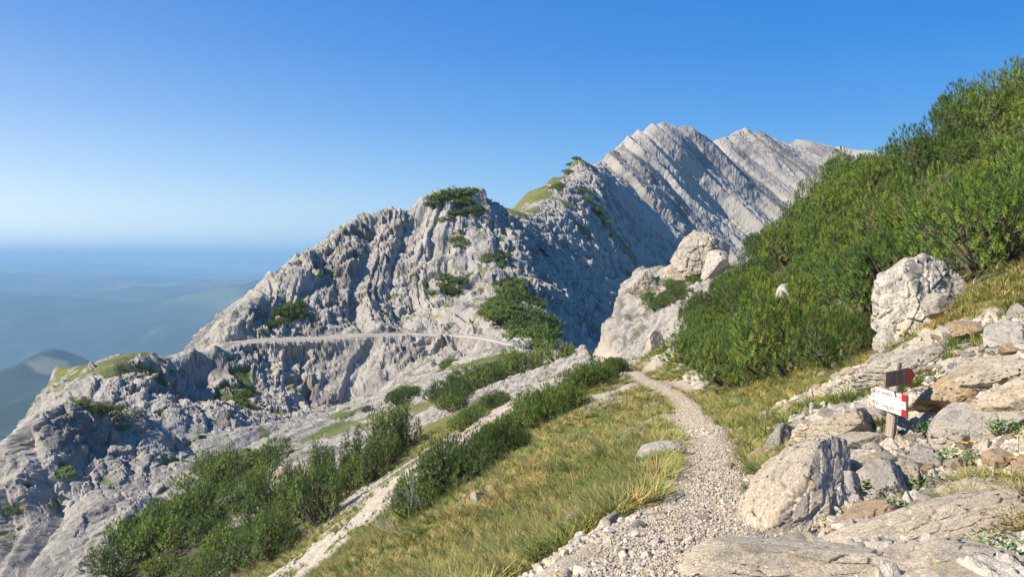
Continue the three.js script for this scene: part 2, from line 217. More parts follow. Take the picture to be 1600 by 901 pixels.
const SLAB = new THREE.Vector3(-.62, .62, .48).normalize(), SLAB_STEPS = [[9.5, .20], [3.7, .40], [1.6, .45]], RIDGE_STEPS = [[29, .25], [12, .46], [4.3, .5]], CRAG = new THREE.Vector3(.45, .85, .28).normalize(), CRAG_STEPS = [[5.6, .5], [2.1, .55], [.8, .5]];
const C = {
  rock: [.38, .348, .298], pale: [.485, .45, .392], grey: [.165, .155, .14], ochre: [.40, .29, .165], soil: [.24, .19, .135], dust: [.40, .345, .27],
  grassA: [.150, .170, .032], grassB: [.270, .225, .070], grassC: [.080, .120, .024], litter: [.085, .065, .040],
};
const lerp3 = (a, b, t) => [mix(a[0], b[0], t), mix(a[1], b[1], t), mix(a[2], b[2], t)];
function patch(name, r0, r1, dr, a0, a1, da, opt) {
  const nr = Math.round(Math.log(r1 / r0) / dr) + 1, na = Math.round((a1 - a0) / da) + 1, n = nr * na;
  const base = new Float32Array(n * 3), pos = new Float32Array(n * 3), col = new Float32Array(n * 3), uv = new Float32Array(n * 2), info = new Float32Array(n * 6);
  for (let i = 0; i < nr; i++) for (let j = 0; j < na; j++) {
    const r = r0 * Math.exp(i / (nr - 1) * Math.log(r1 / r0)), a = (a0 + j * (a1 - a0) / (na - 1)) * Math.PI / 180, x = r * Math.sin(a), z = -r * Math.cos(a), k = i * na + j, g = ground(x, z);
    base.set([x, g.y, z], k * 3); info.set([g.R, g.G, g.S, g.P, g.L, g.td], k * 6);
  }
  for (let i = 0; i < nr; i++) for (let j = 0; j < na; j++) {
    const k = i * na + j, u0 = (j ? k - 1 : k) * 3, u1 = (j < na - 1 ? k + 1 : k) * 3, v0 = (i ? k - na : k) * 3, v1 = (i < nr - 1 ? k + na : k) * 3;
    const ex = base[u1] - base[u0], ey = base[u1 + 1] - base[u0 + 1], ez = base[u1 + 2] - base[u0 + 2], fx = base[v1] - base[v0], fy = base[v1 + 1] - base[v0 + 1], fz = base[v1 + 2] - base[v0 + 2];
    let nx = ey * fz - ez * fy, ny = ez * fx - ex * fz, nz = ex * fy - ey * fx; const l = Math.hypot(nx, ny, nz) || 1; nx /= l; ny /= l; nz /= l; if (ny < 0) { nx = -nx; ny = -ny; nz = -nz; }
    const x = base[k * 3], y = base[k * 3 + 1], z = base[k * 3 + 2], [R, G, S, P, L, td] = info.subarray(k * 6, k * 6 + 6);
    const r = Math.hypot(x, z), res = r * da * Math.PI / 180;
    const sc = opt.cover; // metres: size of the cover patches
    const n1 = fbm(x / sc, y / sc, z / sc, 6) * 1.9, n2 = fbm(x / sc * 2.7 + 40, y / sc * 2.7, z / sc * 2.7, 5) * 1.6;
    const rocky = sst(-.10, .12, (R + S - G - P) * .7 + n1 * 1.1 + n2 * .8 + opt.bias + (opt.beds ? .9 * sst(400, 520, r) : 0)), scree = clamp(sst(.1, .6, S - R * .6 + n2 * .35));
    let d = 0, tone = 0;
    if (L > .02) {
      const Lr = L * (.35 + .65 * rocky);
      blocks(x, y, z, Lr * (1 - .45 * scree), res, opt.layered); d += CR.d * (.35 + .65 * rocky) * opt.relief * (opt.ribs ? clamp(.85 + 1.3 * noise(x / 22, y / 22, z / 22), .4, 1.35) : 1); tone = CR.t;
      if (opt.crag) { const b0 = tone, k = sst(.6, 3, L) * rocky * (1 - sst(88, 125, r)); if (k > .01) beds(x, y, z, CRAG, CRAG_STEPS, 1.6); if (k > .01) { d = d * (1 - .5 * k) + CR.d * k; tone = mix(b0, b0 * .6 + CR.t * .7, k); } }
      if (opt.crag) { const k = sst(1, 4, L) * rocky * sst(88, 125, r); if (k > .01) { const b0 = tone; beds(x, y, z, SLAB, SLAB_STEPS, 3.2); d = d * (1 + .15 * k) + CR.d * k; tone = b0 * .8 + CR.t * k * .6; } }
      if (opt.beds) { const bw = sst(370, 500, r + noise(x * .01, y * .01, z * .01) * 60) * rocky; if (bw > 0) { const b0 = tone; beds(x, y, z, BED, RIDGE_STEPS, 2.2); d = mix(d, d * .6 + CR.d, bw); tone = mix(b0, CR.t + b0 * .4, bw); } }
    }
    if (opt.ribs) { const al = .55 * x + .83 * y, ac = .83 * x - .55 * y; d += opt.ribs * rocky * sst(.5, 3, L) * (.5 - Math.abs(noise(ac / 17, al / 60, z / 24) + .35 * noise(ac / 7, al / 22, z / 9))) * 2; }
    d += (1 - rocky) * opt.soft * (fbm(x / opt.soft / 9, y / opt.soft / 9, z / opt.soft / 9, 3));
    if (opt.fine) d += opt.fine * (fbm(x * 7, y * 7, z * 7, 3) * (.4 + .6 * rocky));
    let px = x + nx * d, py = y + ny * d, pz = z + nz * d;
    if (opt.beds && r > 400) { const bw = sst(400, 520, r) * rocky; px = mix(px, x + BED.x * d, bw * .7); py = mix(py, y + BED.y * d, bw * .7); }
    pos[k * 3] = px; pos[k * 3 + 1] = py; pos[k * 3 + 2] = pz;
    let c = lerp3(C.rock, C.pale, clamp(.5 + tone * .9 + n2 * .25)); c = lerp3(c, C.grey, clamp(.75 * sst(.0, .55, -tone + n1 * .6)));
    c = lerp3(c, C.ochre, .55 * sst(.22, .55, fbm(x / opt.stain + 9, y / opt.stain, z / opt.stain, 4) + scree * .08) * opt.ochre);
    c = lerp3(c, lerp3(C.dust, C.pale, clamp(.4 + n2 + tone * .6)), scree * .75);
    let g = lerp3(C.grassA, C.grassB, clamp(.45 + n2 * 1.1)); g = lerp3(g, C.grassC, clamp(.3 - n1 * .8)); g = lerp3(g, C.soil, .25 * sst(.1, .5, n2 - n1 * .3));
    g = lerp3(g, lerp3(C.litter, C.grassC, clamp(.3 + n1)), sst(.35, .8, P));
    if (opt.wall) { const v = .72 * (.78 + .44 * (hash3(k, 7, 3) & 255) / 255); g = [g[0] * v, g[1] * v, g[2] * v]; }
    c = [c[0] * opt.tone, c[1] * opt.tone, c[2] * opt.tone];
    if (opt.ledge) c = lerp3(c, lerp3(C.grassC, C.grassA, clamp(.5 + n1)), .85 * sst(.30, .44, fbm(x / opt.ledge, y / opt.ledge * 1.5, z / opt.ledge, 4) + ny * .10) * (1 - scree));
    c = lerp3(g, c, rocky);
    if (td < (z > -75 ? 1.2 : 3.4)) c = lerp3(c, C.dust, (1 - sst(z > -75 ? .5 : .6, z > -75 ? 1.2 : 1.7, td + n2 * (z > -75 ? .25 : .9))));
    col[k * 3] = c[0]; col[k * 3 + 1] = c[1]; col[k * 3 + 2] = c[2];
    uv[k * 2] = opt.wall ? px : px; uv[k * 2 + 1] = opt.wall ? py : -pz;
  }
  const idx = new Uint32Array((nr - 1) * (na - 1) * 6); let o = 0;
  for (let i = 0; i < nr - 1; i++) for (let j = 0; j < na - 1; j++) { const a = i * na + j, b = a + 1, c = a + na, d = c + 1; idx[o++] = a; idx[o++] = b; idx[o++] = c; idx[o++] = b; idx[o++] = d; idx[o++] = c; }
  const g = new THREE.BufferGeometry();
  g.setAttribute('position', new THREE.BufferAttribute(pos, 3)); g.setAttribute('color', new THREE.BufferAttribute(col, 3)); g.setAttribute('uv', new THREE.BufferAttribute(uv, 2)); g.setIndex(new THREE.BufferAttribute(idx, 1)); g.computeVertexNormals();
  const m = mesh(g, opt.mat, name); m.userData.kind = 'structure'; if (opt.label) { m.userData.label = opt.label; m.userData.category = opt.category; }
  return m;
}
const tileNoise = (u, v, f, s) => { const a = 2 * Math.PI; return noise(Math.cos(u * a) * f + s, Math.sin(u * a) * f, Math.cos(v * a) * f + s * 1.7) + noise(Math.sin(v * a) * f + s, Math.cos(v * a) * f + 3, Math.sin(u * a) * f); };
const speckle = (() => { // fine grain and pitting of broken limestone, one metre a tile
  const n = 512, k = 64, r = rng(5), pts = new Float32Array(k * k * 3); for (let i = 0; i < pts.length; i++) pts[i] = r();
  return texture(n, n, (u, v) => {
    let f1 = 9, f2 = 9, id = 0; const x = u * k, y = v * k, xi = Math.floor(x), yi = Math.floor(y);
    for (let a = -1; a < 2; a++) for (let b = -1; b < 2; b++) { const q = (((xi + a + k) % k) + ((yi + b + k) % k) * k) * 3, dx = xi + a + pts[q] - x, dy = yi + b + pts[q + 1] - y, d = dx * dx + dy * dy; if (d < f1) { f2 = f1; f1 = d; id = pts[q + 2]; } else if (d < f2) f2 = d; }
    const g = .93 + .09 * (id - .5) * 2 + .05 * tileNoise(u, v, 6, 2) - .10 * (1 - sst(0, .25, Math.sqrt(f2) - Math.sqrt(f1)));
    return [g, g * .985, g * .96];
  });
})();
const hillMat = std({ vertexColors: true, map: speckle, bumpMap: speckle, bumpScale: .012, roughness: .95 });
const rockMat = std({ vertexColors: true, roughness: .95, flatShading: true });
patch('hillside', 1.0, 40, .0070, -42, 46, .12, { mat: hillMat, cover: 1.6, bias: -.05, soft: .06, fine: .03, layered: 1, relief: 1.5, stain: 1.7, ochre: 1, tone: 1.15 });
const mid = { mat: rockMat, cover: 7, bias: .10, relief: .95, soft: .4, stain: 12, ochre: .6, wall: 1, tone: .69, ledge: 4.0, ribs: 1.9, crag: 1 };
patch('hillside', 39.8, 96, .0022, -46, 24, .09, mid);
patch('mountain_peak', 95.6, 276, .0034, -46, 14, .085, mid);
patch('mountain_ridge', 272, 1060, .0032, -5, 30, .088, { mat: rockMat, cover: 26, bias: .15, relief: 1, soft: 1, stain: 60, ochre: .3, wall: 1, beds: 1, tone: .68 });

// ---------------------------------------------------------------- the trail
function ribbon(pts, half, lift, name, label, mat) {
  const n = pts.length, m = 9, pos = [], uv = [], idx = [];
  for (let i = 0; i < n; i++) {
    const a = pts[Math.max(0, i - 1)], b = pts[Math.min(n - 1, i + 1)], l = Math.hypot(b.x - a.x, b.z - a.z), nx = -(b.z - a.z) / l, nz = (b.x - a.x) / l;
    for (let j = 0; j < m; j++) {
      const t = j / (m - 1) * 2 - 1, w = half(pts[i]) * (1 + .35 * noise(pts[i].x * 1.3 + (t > 0 ? 40 : 0), pts[i].z * 1.3, 1.5)) * t, x = pts[i].x + nx * w, z = pts[i].z + nz * w;
      const e = Math.abs(t), y = ground(x, z, false).y + lift * (e > .9 ? -2.4 : 1) + (e < .9 ? lift * .5 * noise(x * 3, z * 3, 3) : 0);
      pos.push(x, y, z); uv.push(x, -z);
    }
  }
  for (let i = 0; i < n - 1; i++) for (let j = 0; j < m - 1; j++) { const a = i * m + j; idx.push(a, a + 1, a + m, a + 1, a + m + 1, a + m); }
  const g = new THREE.BufferGeometry(); g.setAttribute('position', new THREE.Float32BufferAttribute(pos, 3)); g.setAttribute('uv', new THREE.Float32BufferAttribute(uv, 2)); g.setIndex(idx); g.computeVertexNormals();
  const o = mesh(g, mat, name); o.userData.kind = 'structure'; o.userData.label = label; o.userData.category = 'trail'; return o;
}
const trailMat = std({ color: new THREE.Color().setRGB(.60, .51, .40), map: speckle, bumpMap: speckle, bumpScale: .014 });
ribbon(curve(TRAIL_NEAR.slice(0, 13)).getSpacedPoints(420), (p) => p.z > -9 ? mix(.28, .5, sst(-9, -4, p.z)) : mix(.28, .45, sst(9, 40, -p.z)), .02, 'trail', 'narrow gravel footpath winding from the foreground to the saddle', trailMat);
ribbon(FAR_PTS, () => .55, .14, 'trail', 'thin pale footpath cut across the grey rock wall', std({ color: new THREE.Color().setRGB(.44, .39, .32) }));

// ---------------------------------------------------------------- the deep valley and the far hills, kilometres off
{
  // [x, y, z] in metres; the ridge lines, valley floor and plain
  const V = [
[-2338,-621,-3000],[-2285,-626,-3300],[-2300,-609,-3500],[-2303,-606,-3700],[-2250,-622,-3800],[-2136,-655,-3800],[-1859,-626,-2900],[-1874,-677,-2700],
[-1639,-653,-2700],[-2144,-675,-2600],[-1715,-746,-3600],[-1111,-831,-3200],[-4365,-1161,-5600],[-3395,-1161,-5600],[-2667,-1161,-5600],[-1697,-1161,-5600],
[-485,-1161,-5600],[-5595,-992,-7200],[-4973,-992,-7200],[-4231,-965,-7000],[-3626,-965,-7000],[-3022,-965,-7000],[-2297,-965,-7000],[-6435,-713,-8300],
[-5720,-713,-8300],[-4863,-749,-8300],[-4097,-704,-8200],[-3308,-687,-8000],[-2619,-687,-8000],[-7357,-537,-9500],[-6539,-537,-9500],[-5617,-543,-9600],
[-4790,-526,-9600],[-4086,-472,-9500],[-3675,-366,-9500],[-3301,-345,-9600],[-2948,-335,-9800],[-2407,-385,-10000],[-1290,-428,-10000],[-4369,-723,-10800],
[-3753,-730,-10900],[-3125,-736,-11000],[-2314,-769,-11200],[-9675,-578,-12500],[-8600,-557,-12500],[-7309,-535,-12500],[-6019,-535,-12500],[-5374,-514,-12500],
[-4183,-570,-12800],[-11453,-371,-15500],[-10387,-358,-15500],[-9855,-358,-15500],[-9233,-460,-15800],[-8938,-493,-16000],[-8648,-423,-16500],[-8084,-417,-16800],
[-7304,-465,-17000],[-6618,-539,-17500],[-5880,-617,-18000],[-4332,-617,-18000],[-12722,-634,-18500],[-10336,-634,-18500],[-8381,-668,-19500],[-6533,-720,-20000],
[-16986,-275,-23000],[-15801,-275,-23000],[-15250,-225,-24000],[-14304,-177,-24500],[-13738,-234,-25000],[-12701,-327,-25500],[-11612,-400,-26000],[-10471,-476,-26500],
[-8815,-601,-27000],[-24478,-439,-28500],[-19582,-439,-28500],[-14687,-439,-28500],[-9791,-439,-28500],[-2448,-439,-28500],[7343,-439,-28500],[17135,-439,-28500],
[2757,-687,-8000],[2075,-517,-3000],[968,-966,-5600],[11003,-548,-16000],
  ];
  const n = V.length, A = Array.from({ length: n }, () => new Float64Array(n + 1)), w = new Float64Array(n), S = 1000;
  for (let i = 0; i < n; i++) { for (let j = 0; j < n; j++) A[i][j] = Math.hypot(V[i][0] - V[j][0], V[i][2] - V[j][2]) / S; A[i][n] = V[i][1] + 1500; }
  for (let c = 0; c < n; c++) { let b = c; for (let r = c + 1; r < n; r++) if (Math.abs(A[r][c]) > Math.abs(A[b][c])) b = r; [A[c], A[b]] = [A[b], A[c]]; for (let r = c + 1; r < n; r++) { const f = A[r][c] / A[c][c]; if (f) for (let q = c; q <= n; q++) A[r][q] -= f * A[c][q]; } }
  for (let r = n - 1; r >= 0; r--) { let s = A[r][n]; for (let q = r + 1; q < n; q++) s -= A[r][q] * w[q]; w[r] = s / A[r][r]; }
  const r0 = 1500, r1 = 28500, nr = 330, a0 = -50, a1 = 28, na = 400, pos = new Float32Array(nr * na * 3), col = new Float32Array(nr * na * 3), idx = [];
  for (let i = 0; i < nr; i++) for (let j = 0; j < na; j++) {
    const r = r0 * Math.pow(r1 / r0, i / (nr - 1)), a = (a0 + (a1 - a0) * j / (na - 1)) * Math.PI / 180, x = r * Math.sin(a), z = -r * Math.cos(a), k = (i * na + j) * 3;
    let y = -1500; for (let q = 0; q < n; q++) y += w[q] * Math.hypot(x - V[q][0], z - V[q][2]) / S;
    const plain = sst(25000, 27500, r), gully = 1 - Math.abs(noise(x / 900, 3.3, z / 1700) + .4 * noise(x / 380, 1, z / 520)) * 1.5, hills = fbm(x / 3200, 5, z / 3200, 5);
    y += (1 - plain) * ((gully - .5) * 120 * sst(-1500, -700, y) * (1 - .6 * sst(-700, -500, y)) + hills * 300) + plain * hills * 20;
    pos.set([x, y, z], k);
    const f = fbm(x / 1500 + 5, 2, z / 1500, 4), e = sst(-640, -480, y), field = cells(x / 420, 0, z / 420).id;
    let c = lerp3([.012, .024, .016], [.024, .042, .020], clamp(.5 + f * 1.6));
    const open = sst(.02, .2, f + .16 * e * (1 - plain) - .10 + .14 * plain);
    c = lerp3(c, lerp3([.09, .11, .05], [.24, .22, .14], sst(.55, .95, field)), open * (.25 + .75 * Math.max(e, plain)) * sst(4500, 7500, r));
    c = lerp3(c, [.2, .19, .17], .5 * sst(.18, .4, fbm(x / 260, 8, z / 900, 3)) * (1 - e) * (1 - plain) * sst(5000, 7000, r));
    if (r < 4200) c = lerp3(c, [.22, .21, .10], sst(1.15, .8, Math.hypot((x + 2180) / 75, (z + 3480) / 130) + .5 * noise(x / 90, 4, z / 90)));
    col.set(c, k);
  }
  for (let i = 0; i < nr - 1; i++) for (let j = 0; j < na - 1; j++) { const a = i * na + j; idx.push(a, a + 1, a + na, a + 1, a + na + 1, a + na); }
  const g = new THREE.BufferGeometry(); g.setAttribute('position', new THREE.BufferAttribute(pos, 3)); g.setAttribute('color', new THREE.BufferAttribute(col, 3)); g.setIndex(idx); g.computeVertexNormals();
  const m = mesh(g, std({ vertexColors: true, roughness: 1 }), 'terrain'); m.userData.kind = 'structure'; m.userData.label = 'wooded valley, plateau hills and hazy plain far below'; m.userData.category = 'terrain';
}

// ---------------------------------------------------------------- dwarf pines: many leaning stems under a crown of upright needle shoots
const needle = (r, g, b) => std({ vertexColors: true, roughness: .62, side: THREE.DoubleSide, color: new THREE.Color().setRGB(r, g, b) });
const PINE = { needles: [needle(1, 1, 1), needle(1.22, 1.12, 1), needle(.58, .64, .72), needle(.78, .83, .9)], wood: std({ color: new THREE.Color().setRGB(.115, .085, .065) }), dead: std({ color: new THREE.Color().setRGB(.33, .30, .27) }) };
const TINT = [[.074, .138, .020], [.112, .192, .022], [.160, .250, .026], [.225, .285, .030], [.052, .098, .020]];
function stick(pos, idx, a, b, ra, rb, sides = 5) {
  const d = b.clone().sub(a).normalize(), u = new THREE.Vector3(Math.abs(d.y) > .9 ? 1 : 0, Math.abs(d.y) > .9 ? 0 : 1, 0).cross(d).normalize(), v = d.clone().cross(u), s = pos.length / 3;
  for (const [p, r] of [[a, ra], [b, rb]]) for (let i = 0; i < sides; i++) { const t = i / sides * Math.PI * 2; pos.push(p.x + (u.x * Math.cos(t) + v.x * Math.sin(t)) * r, p.y + (u.y * Math.cos(t) + v.y * Math.sin(t)) * r, p.z + (u.z * Math.cos(t) + v.z * Math.sin(t)) * r); }
  for (let i = 0; i < sides; i++) { const j = (i + 1) % sides; idx.push(s + i, s + j, s + sides + i, s + j, s + sides + j, s + sides + i); }
}
function geo(pos, idx, col) { const g = new THREE.BufferGeometry(); g.setAttribute('position', new THREE.Float32BufferAttribute(pos, 3)); if (col) g.setAttribute('color', new THREE.Float32BufferAttribute(col, 3)); if (idx) g.setIndex(idx); g.computeVertexNormals(); return g; }
// form 'dome' spreads wide and low, 'spire' sends up several leaders; detail = needles per shoot
function pineShape(seed, form, shoots, needles, len, width) {
  const r = rng(seed), pos = [], col = [], wpos = [], widx = [], lobes = [], V = (x, y, z) => new THREE.Vector3(x, y, z);
  if (form === 'dome') {
    const n = 13 + Math.floor(r() * 5);
    for (let i = 0; i < n; i++) { const a = r() * 6.283, q = Math.sqrt(r()) * .78, R = .22 + r() * .20; lobes.push({ c: V(Math.cos(a) * q, .17 + (1 - q) * .55 * r() + .10 * r(), Math.sin(a) * q), rx: R, ry: R * (.75 + r() * .5) }); }
  } else {
    const n = 7 + Math.floor(r() * 4);
    for (let i = 0; i < n; i++) { const a = r() * 6.283, q = Math.sqrt(r()) * .6, h = .45 + r() * .75, R = .24 + r() * .09; for (let k = 0; k < 3; k++) lobes.push({ c: V(Math.cos(a) * q * (1 + .1 * k), h * (.32 + .3 * k), Math.sin(a) * q), rx: R * (1.25 - .33 * k), ry: R * 1.45 }); }
  }
  for (const l of lobes) { // stems from the root out to each part of the crown
    const a = V((r() - .5) * .2, -.12, (r() - .5) * .2), m = V(l.c.x * .6 + (r() - .5) * .1, l.c.y * .35, l.c.z * .6 + (r() - .5) * .1);
    stick(wpos, widx, a, m, .035, .026); stick(wpos, widx, m, l.c, .026, .014);
    for (let k = 0; k < 4; k++) stick(wpos, widx, m.clone().lerp(l.c, .5 + .5 * r()), l.c.clone().add(V((r() - .5) * 1.6 * l.rx, (r() - .1) * .9 * l.ry, (r() - .5) * 1.6 * l.rx)), .013, .006, 4);
  }
  const up = V(0, 1, 0), ax = V(), s1 = V(), s2 = V(), p = V(), d = V();
  let made = 0, tries = 0;
  while (made < shoots && tries++ < shoots * 14) {
    const l = lobes[Math.floor(r() * lobes.length)], th = r() * 6.283, cy = r() * 1.5 - .5, sy = Math.sqrt(Math.max(0, 1 - cy * cy)), depth = r() < .82 ? .92 + .16 * r() : .5 + .4 * r();
    p.set(l.c.x + Math.cos(th) * sy * l.rx * depth, l.c.y + cy * l.ry * depth, l.c.z + Math.sin(th) * sy * l.rx * depth);
    if (p.y < .02) continue;
    let inside = false; for (const q of lobes) if (q !== l) { const dx = (p.x - q.c.x) / q.rx, dy = (p.y - q.c.y) / q.ry, dz = (p.z - q.c.z) / q.rx; if (dx * dx + dy * dy + dz * dz < .62) { inside = true; break; } }
    if (inside && r() < .85) continue;
    made++;
    ax.set(Math.cos(th) * sy * .9 + (r() - .5) * .5, Math.max(cy, 0) * .8 + .48, Math.sin(th) * sy * .9 + (r() - .5) * .5).normalize();
    s1.crossVectors(ax, Math.abs(ax.y) < .95 ? up : V(1, 0, 0)).normalize(); s2.crossVectors(ax, s1);
    const L = len * (.75 + .6 * r()), k = Math.floor(r() * 5), tc = TINT[k], v = .85 + .3 * r(), old = r() < .025, c = old ? [.20, .13, .03] : [tc[0] * v, tc[1] * v, tc[2] * v], a0 = r() * 6.283;
    for (let i = 0; i < needles; i++) {
      const t = (i + .5) / needles, a = a0 + i * 2.4, ph = (1.6 - 1.4 * t) + (r() - .5) * .25, ca = Math.cos(a), sa = Math.sin(a), open = Math.sin(ph), on = Math.cos(ph), nl = L * (.5 + .2 * r());
      d.set(ax.x * on + (s1.x * ca + s2.x * sa) * open, ax.y * on + (s1.y * ca + s2.y * sa) * open, ax.z * on + (s1.z * ca + s2.z * sa) * open);
      const bx = p.x + ax.x * L * .7 * (t - .5), by = p.y + ax.y * L * .7 * (t - .5), bz = p.z + ax.z * L * .7 * (t - .5), wx = -s1.x * sa + s2.x * ca, wy = -s1.y * sa + s2.y * ca, wz = -s1.z * sa + s2.z * ca;
      pos.push(bx - wx * width, by - wy * width, bz - wz * width, bx + wx * width, by + wy * width, bz + wz * width, bx + d.x * nl, by + d.y * nl, bz + d.z * nl);
      for (let q = 0; q < 3; q++) col.push(c[0], c[1], c[2]);
    }
  }
  return { crown: geo(pos, null, col), trunk: geo(wpos, widx) };
}
const KIND = {
  near: [11, 12, 13, 14, 15].map((s) => pineShape(s, 'dome', 1500, 24, .072, .0036)),
  mid: [21, 22, 23, 24].map((s) => pineShape(s, 'dome', 800, 16, .10, .006)),
  spire: [31, 32, 33, 34].map((s) => pineShape(s, 'spire', 900, 16, .09, .0055)),
  far: [41, 42, 43].map((s) => pineShape(s, 'dome', 420, 9, .19, .022)),
};
const pr = rng(404);
function pine(kind, x, z, w, h, label, group, sink = .06) {
  const s = KIND[kind][Math.floor(pr() * KIND[kind].length)], o = add(new THREE.Group(), 'dwarf_pine');
  mesh(s.trunk, PINE.wood, 'trunk', o); mesh(s.crown, PINE.needles[Math.floor(pr() * 4)], 'crown', o);
  o.position.set(x, ground(x, z, false).y - sink * h, z); o.scale.set(w * .5, h, w * .5 * (.9 + .25 * pr())); o.rotation.y = pr() * 6.283;
  return tag(o, label, 'dwarf pine', group);
}
// fill a patch of ground (corner points x, z) with pines about `gap` metres apart
function inside(x, z, q) { let c = false; for (let i = 0, j = q.length - 1; i < q.length; j = i++) if ((q[i][1] > z) !== (q[j][1] > z) && x < (q[j][0] - q[i][0]) * (z - q[i][1]) / (q[j][1] - q[i][1]) + q[i][0]) c = !c; return c; }
function thicket(kind, poly, gap, size, label, group, free) {
  const xs = poly.map((p) => p[0]), zs = poly.map((p) => p[1]), spots = [];
  const x0 = Math.min(...xs), x1 = Math.max(...xs), z0 = Math.min(...zs), z1 = Math.max(...zs), n = Math.ceil((x1 - x0) * (z1 - z0) / gap / gap * 12);
  for (let i = 0; i < n; i++) { const x = mix(x0, x1, pr()), z = mix(z0, z1, pr()); if (inside(x, z, poly) && !(free && free(x, z)) && spots.every((s) => Math.hypot(s[0] - x, s[1] - z) > gap)) spots.push([x, z]); }
  for (const [x, z] of spots) { const k = .68 + .62 * pr(); pine(kind, x, z, size[0] * k, size[1] * k * (.85 + .3 * pr()), label, group, kind === 'far' ? .3 : .06); }
}
thicket('near', [[5.4, -16.5], [5.5, -12.9], [6.4, -12.6], [7.2, -12.2], [8.0, -11.6], [10.0, -13], [16.4, -21.5], [15.8, -24.5], [16.6, -30.5], [16.2, -36.5], [15.1, -43.5], [12.7, -46], [9.8, -38], [7.2, -28], [5.9, -22]], 1.4, [2.45, 1.75], 'dense bright green dwarf pine growing in the thicket that covers the right-hand slope', 'pines on the right slope', (x, z) => Math.hypot(x - 8.2, z + 22) < 1.1);
thicket('near', [[4.9, -35], [2.7, -31], [0.4, -25], [-1.0, -19.5], [-2.1, -16], [-2.1, -15], [-1.3, -15], [-0.6, -16.5], [0.9, -21.5], [3.1, -28], [4.8, -33]], 0.95, [1.65, 1.2], 'dark green dwarf pine in the long row along the lower edge of the grassy bank', 'pines in the row below the bank');
thicket('mid', [[3.9, -64], [0.0, -68], [-3.5, -74], [-3.8, -68], [-5.7, -60], [-4.7, -54], [-2.0, -58], [1.1, -62], [4.6, -66]], 2.1, [3.5, 2.3], 'dwarf pine in the dark belt between the scree and the far wall', 'pines of the belt behind the scree');
thicket('spire', [[-7.2, -52], [-10.8, -52], [-15.6, -56], [-16.3, -52], [-14.6, -44], [-13.3, -39], [-12.0, -37], [-10.7, -39], [-10.1, -42], [-8.2, -45], [-7.2, -49]], 1.75, [2.9, 2.2], 'upright young pine with candle-like leaders in the bright green stand left of the scree', 'upright pines left of the scree');
thicket('mid', [[-22.5, -70], [-29.8, -73], [-28.1, -66], [-30.1, -64], [-30.9, -58], [-28.7, -52], [-20.1, -46], [-14.7, -42], [-15.6, -47], [-19.6, -60]], 2.5, [3.8, 2.3], 'dull green dwarf pine in the broad thicket below the left crag', 'pines below the left crag');
thicket('mid', [[-0.9, -50], [-2.4, -46], [-3.5, -42], [-2.4, -40], [-0.4, -44]], 1.2, [2.0, 1.2], 'dwarf pine in the small clump on the scree strip', 'pines on the scree');
thicket('far', [[-27.6, -252], [-22.1, -259], [-14.4, -260], [-9.8, -255], [-12.8, -250], [-21.0, -245], [-24.3, -247]], 3.9, [9, 3.4], 'dwarf pine in the big round dark patch just below the rounded summit', 'pines below the summit');
thicket('far', [[-20.6, -218], [-16.1, -220], [-14.4, -214], [-18.0, -209], [-22.7, -211]], 3, [6.5, 2.8], 'dwarf pine in the small dark patch in the middle of the rock wall', 'pines in the middle of the wall');
thicket('far', [[-8.7, -224], [-5.0, -232], [-1.0, -232], [-3.8, -222]], 2.6, [4.6, 2.4], 'dwarf pine in the dark streak beside the arete', 'pines beside the arete');
thicket('far', [[0.0, -212], [7.0, -203], [10.2, -190], [7.4, -172], [2.9, -168], [0.0, -185], [-7.4, -190], [-5.1, -196]], 3.8, [8, 3.4], 'dwarf pine in the large dark triangle right above the wall trail', 'pines above the wall trail');
thicket('far', [[-60.9, -186], [-59.8, -193], [-55.4, -198], [-55.4, -192]], 2.6, [4.5, 2.4], 'dwarf pine in the dark strip at the foot of the left crest', 'pines at the foot of the left crest');
thicket('far', [[-19.6, -240], [-16.1, -240], [-15.8, -236], [-18.8, -236]], 2.4, [4, 2.2], 'dwarf pine in a dot-like clump below the round patch', 'pines below the round patch');
thicket('far', [[-17.8, -236], [-14.2, -236], [-13.9, -232], [-17.1, -232]], 2.4, [4, 2.2], 'dwarf pine in the lower of two dot-like clumps under the summit', 'pines of the lower dot');
thicket('far', [[8.2, -112], [9.9, -100], [10.1, -90], [8.7, -96], [8.2, -108]], 1.9, [3.2, 2], 'dwarf pine on the saddle where the trail leaves for the wall', 'pines on the saddle');
thicket('far', [[-16.1, -170], [-12.2, -166], [-10.0, -145], [-14.4, -152]], 2.2, [3.6, 2.2], 'dwarf pine in the lone clump below the wall trail', 'pines below the wall trail');
thicket('far', [[25.8, -432], [38.2, -448], [39.4, -440], [29.0, -425]], 4, [6, 2.4], 'dwarf pine on the crest of the grassy shoulder', 'pines on the grassy shoulder');
thicket('far', [[33.0, -368], [40.1, -360], [47.4, -345], [44.4, -345], [35.0, -355]], 4, [7, 2.6], 'dwarf pine in the shaded streak down the gully', 'pines in the shaded gully');
thicket('far', [[16.5, -350], [24.4, -356], [25.6, -352], [17.7, -345]], 4, [6, 2.6], 'dwarf pine on the ledge under the grassy shoulder', 'pines on the ledge');
thicket('mid', [[11.7, -62], [13.5, -63], [15.0, -60], [13.5, -57], [12.0, -58], [11.1, -60]], 1.3, [2.4, 1.1], 'olive dwarf pine on the rock spur under the pinnacle', 'pines on the rock spur');
thicket('mid', [[-44.3, -80], [-42.2, -82], [-42.1, -81], [-42.6, -78], [-44.7, -77]], 1.4, [2.6, 1.3], 'dwarf pine on top of the left crag', 'pines on the left crag');
thicket('mid', [[-46.0, -77], [-44.4, -79], [-43.3, -77], [-45.4, -76]], 1.3, [2.2, 0.9], 'low dwarf pine along the top edge of the left crag', 'low pines on the left crag');
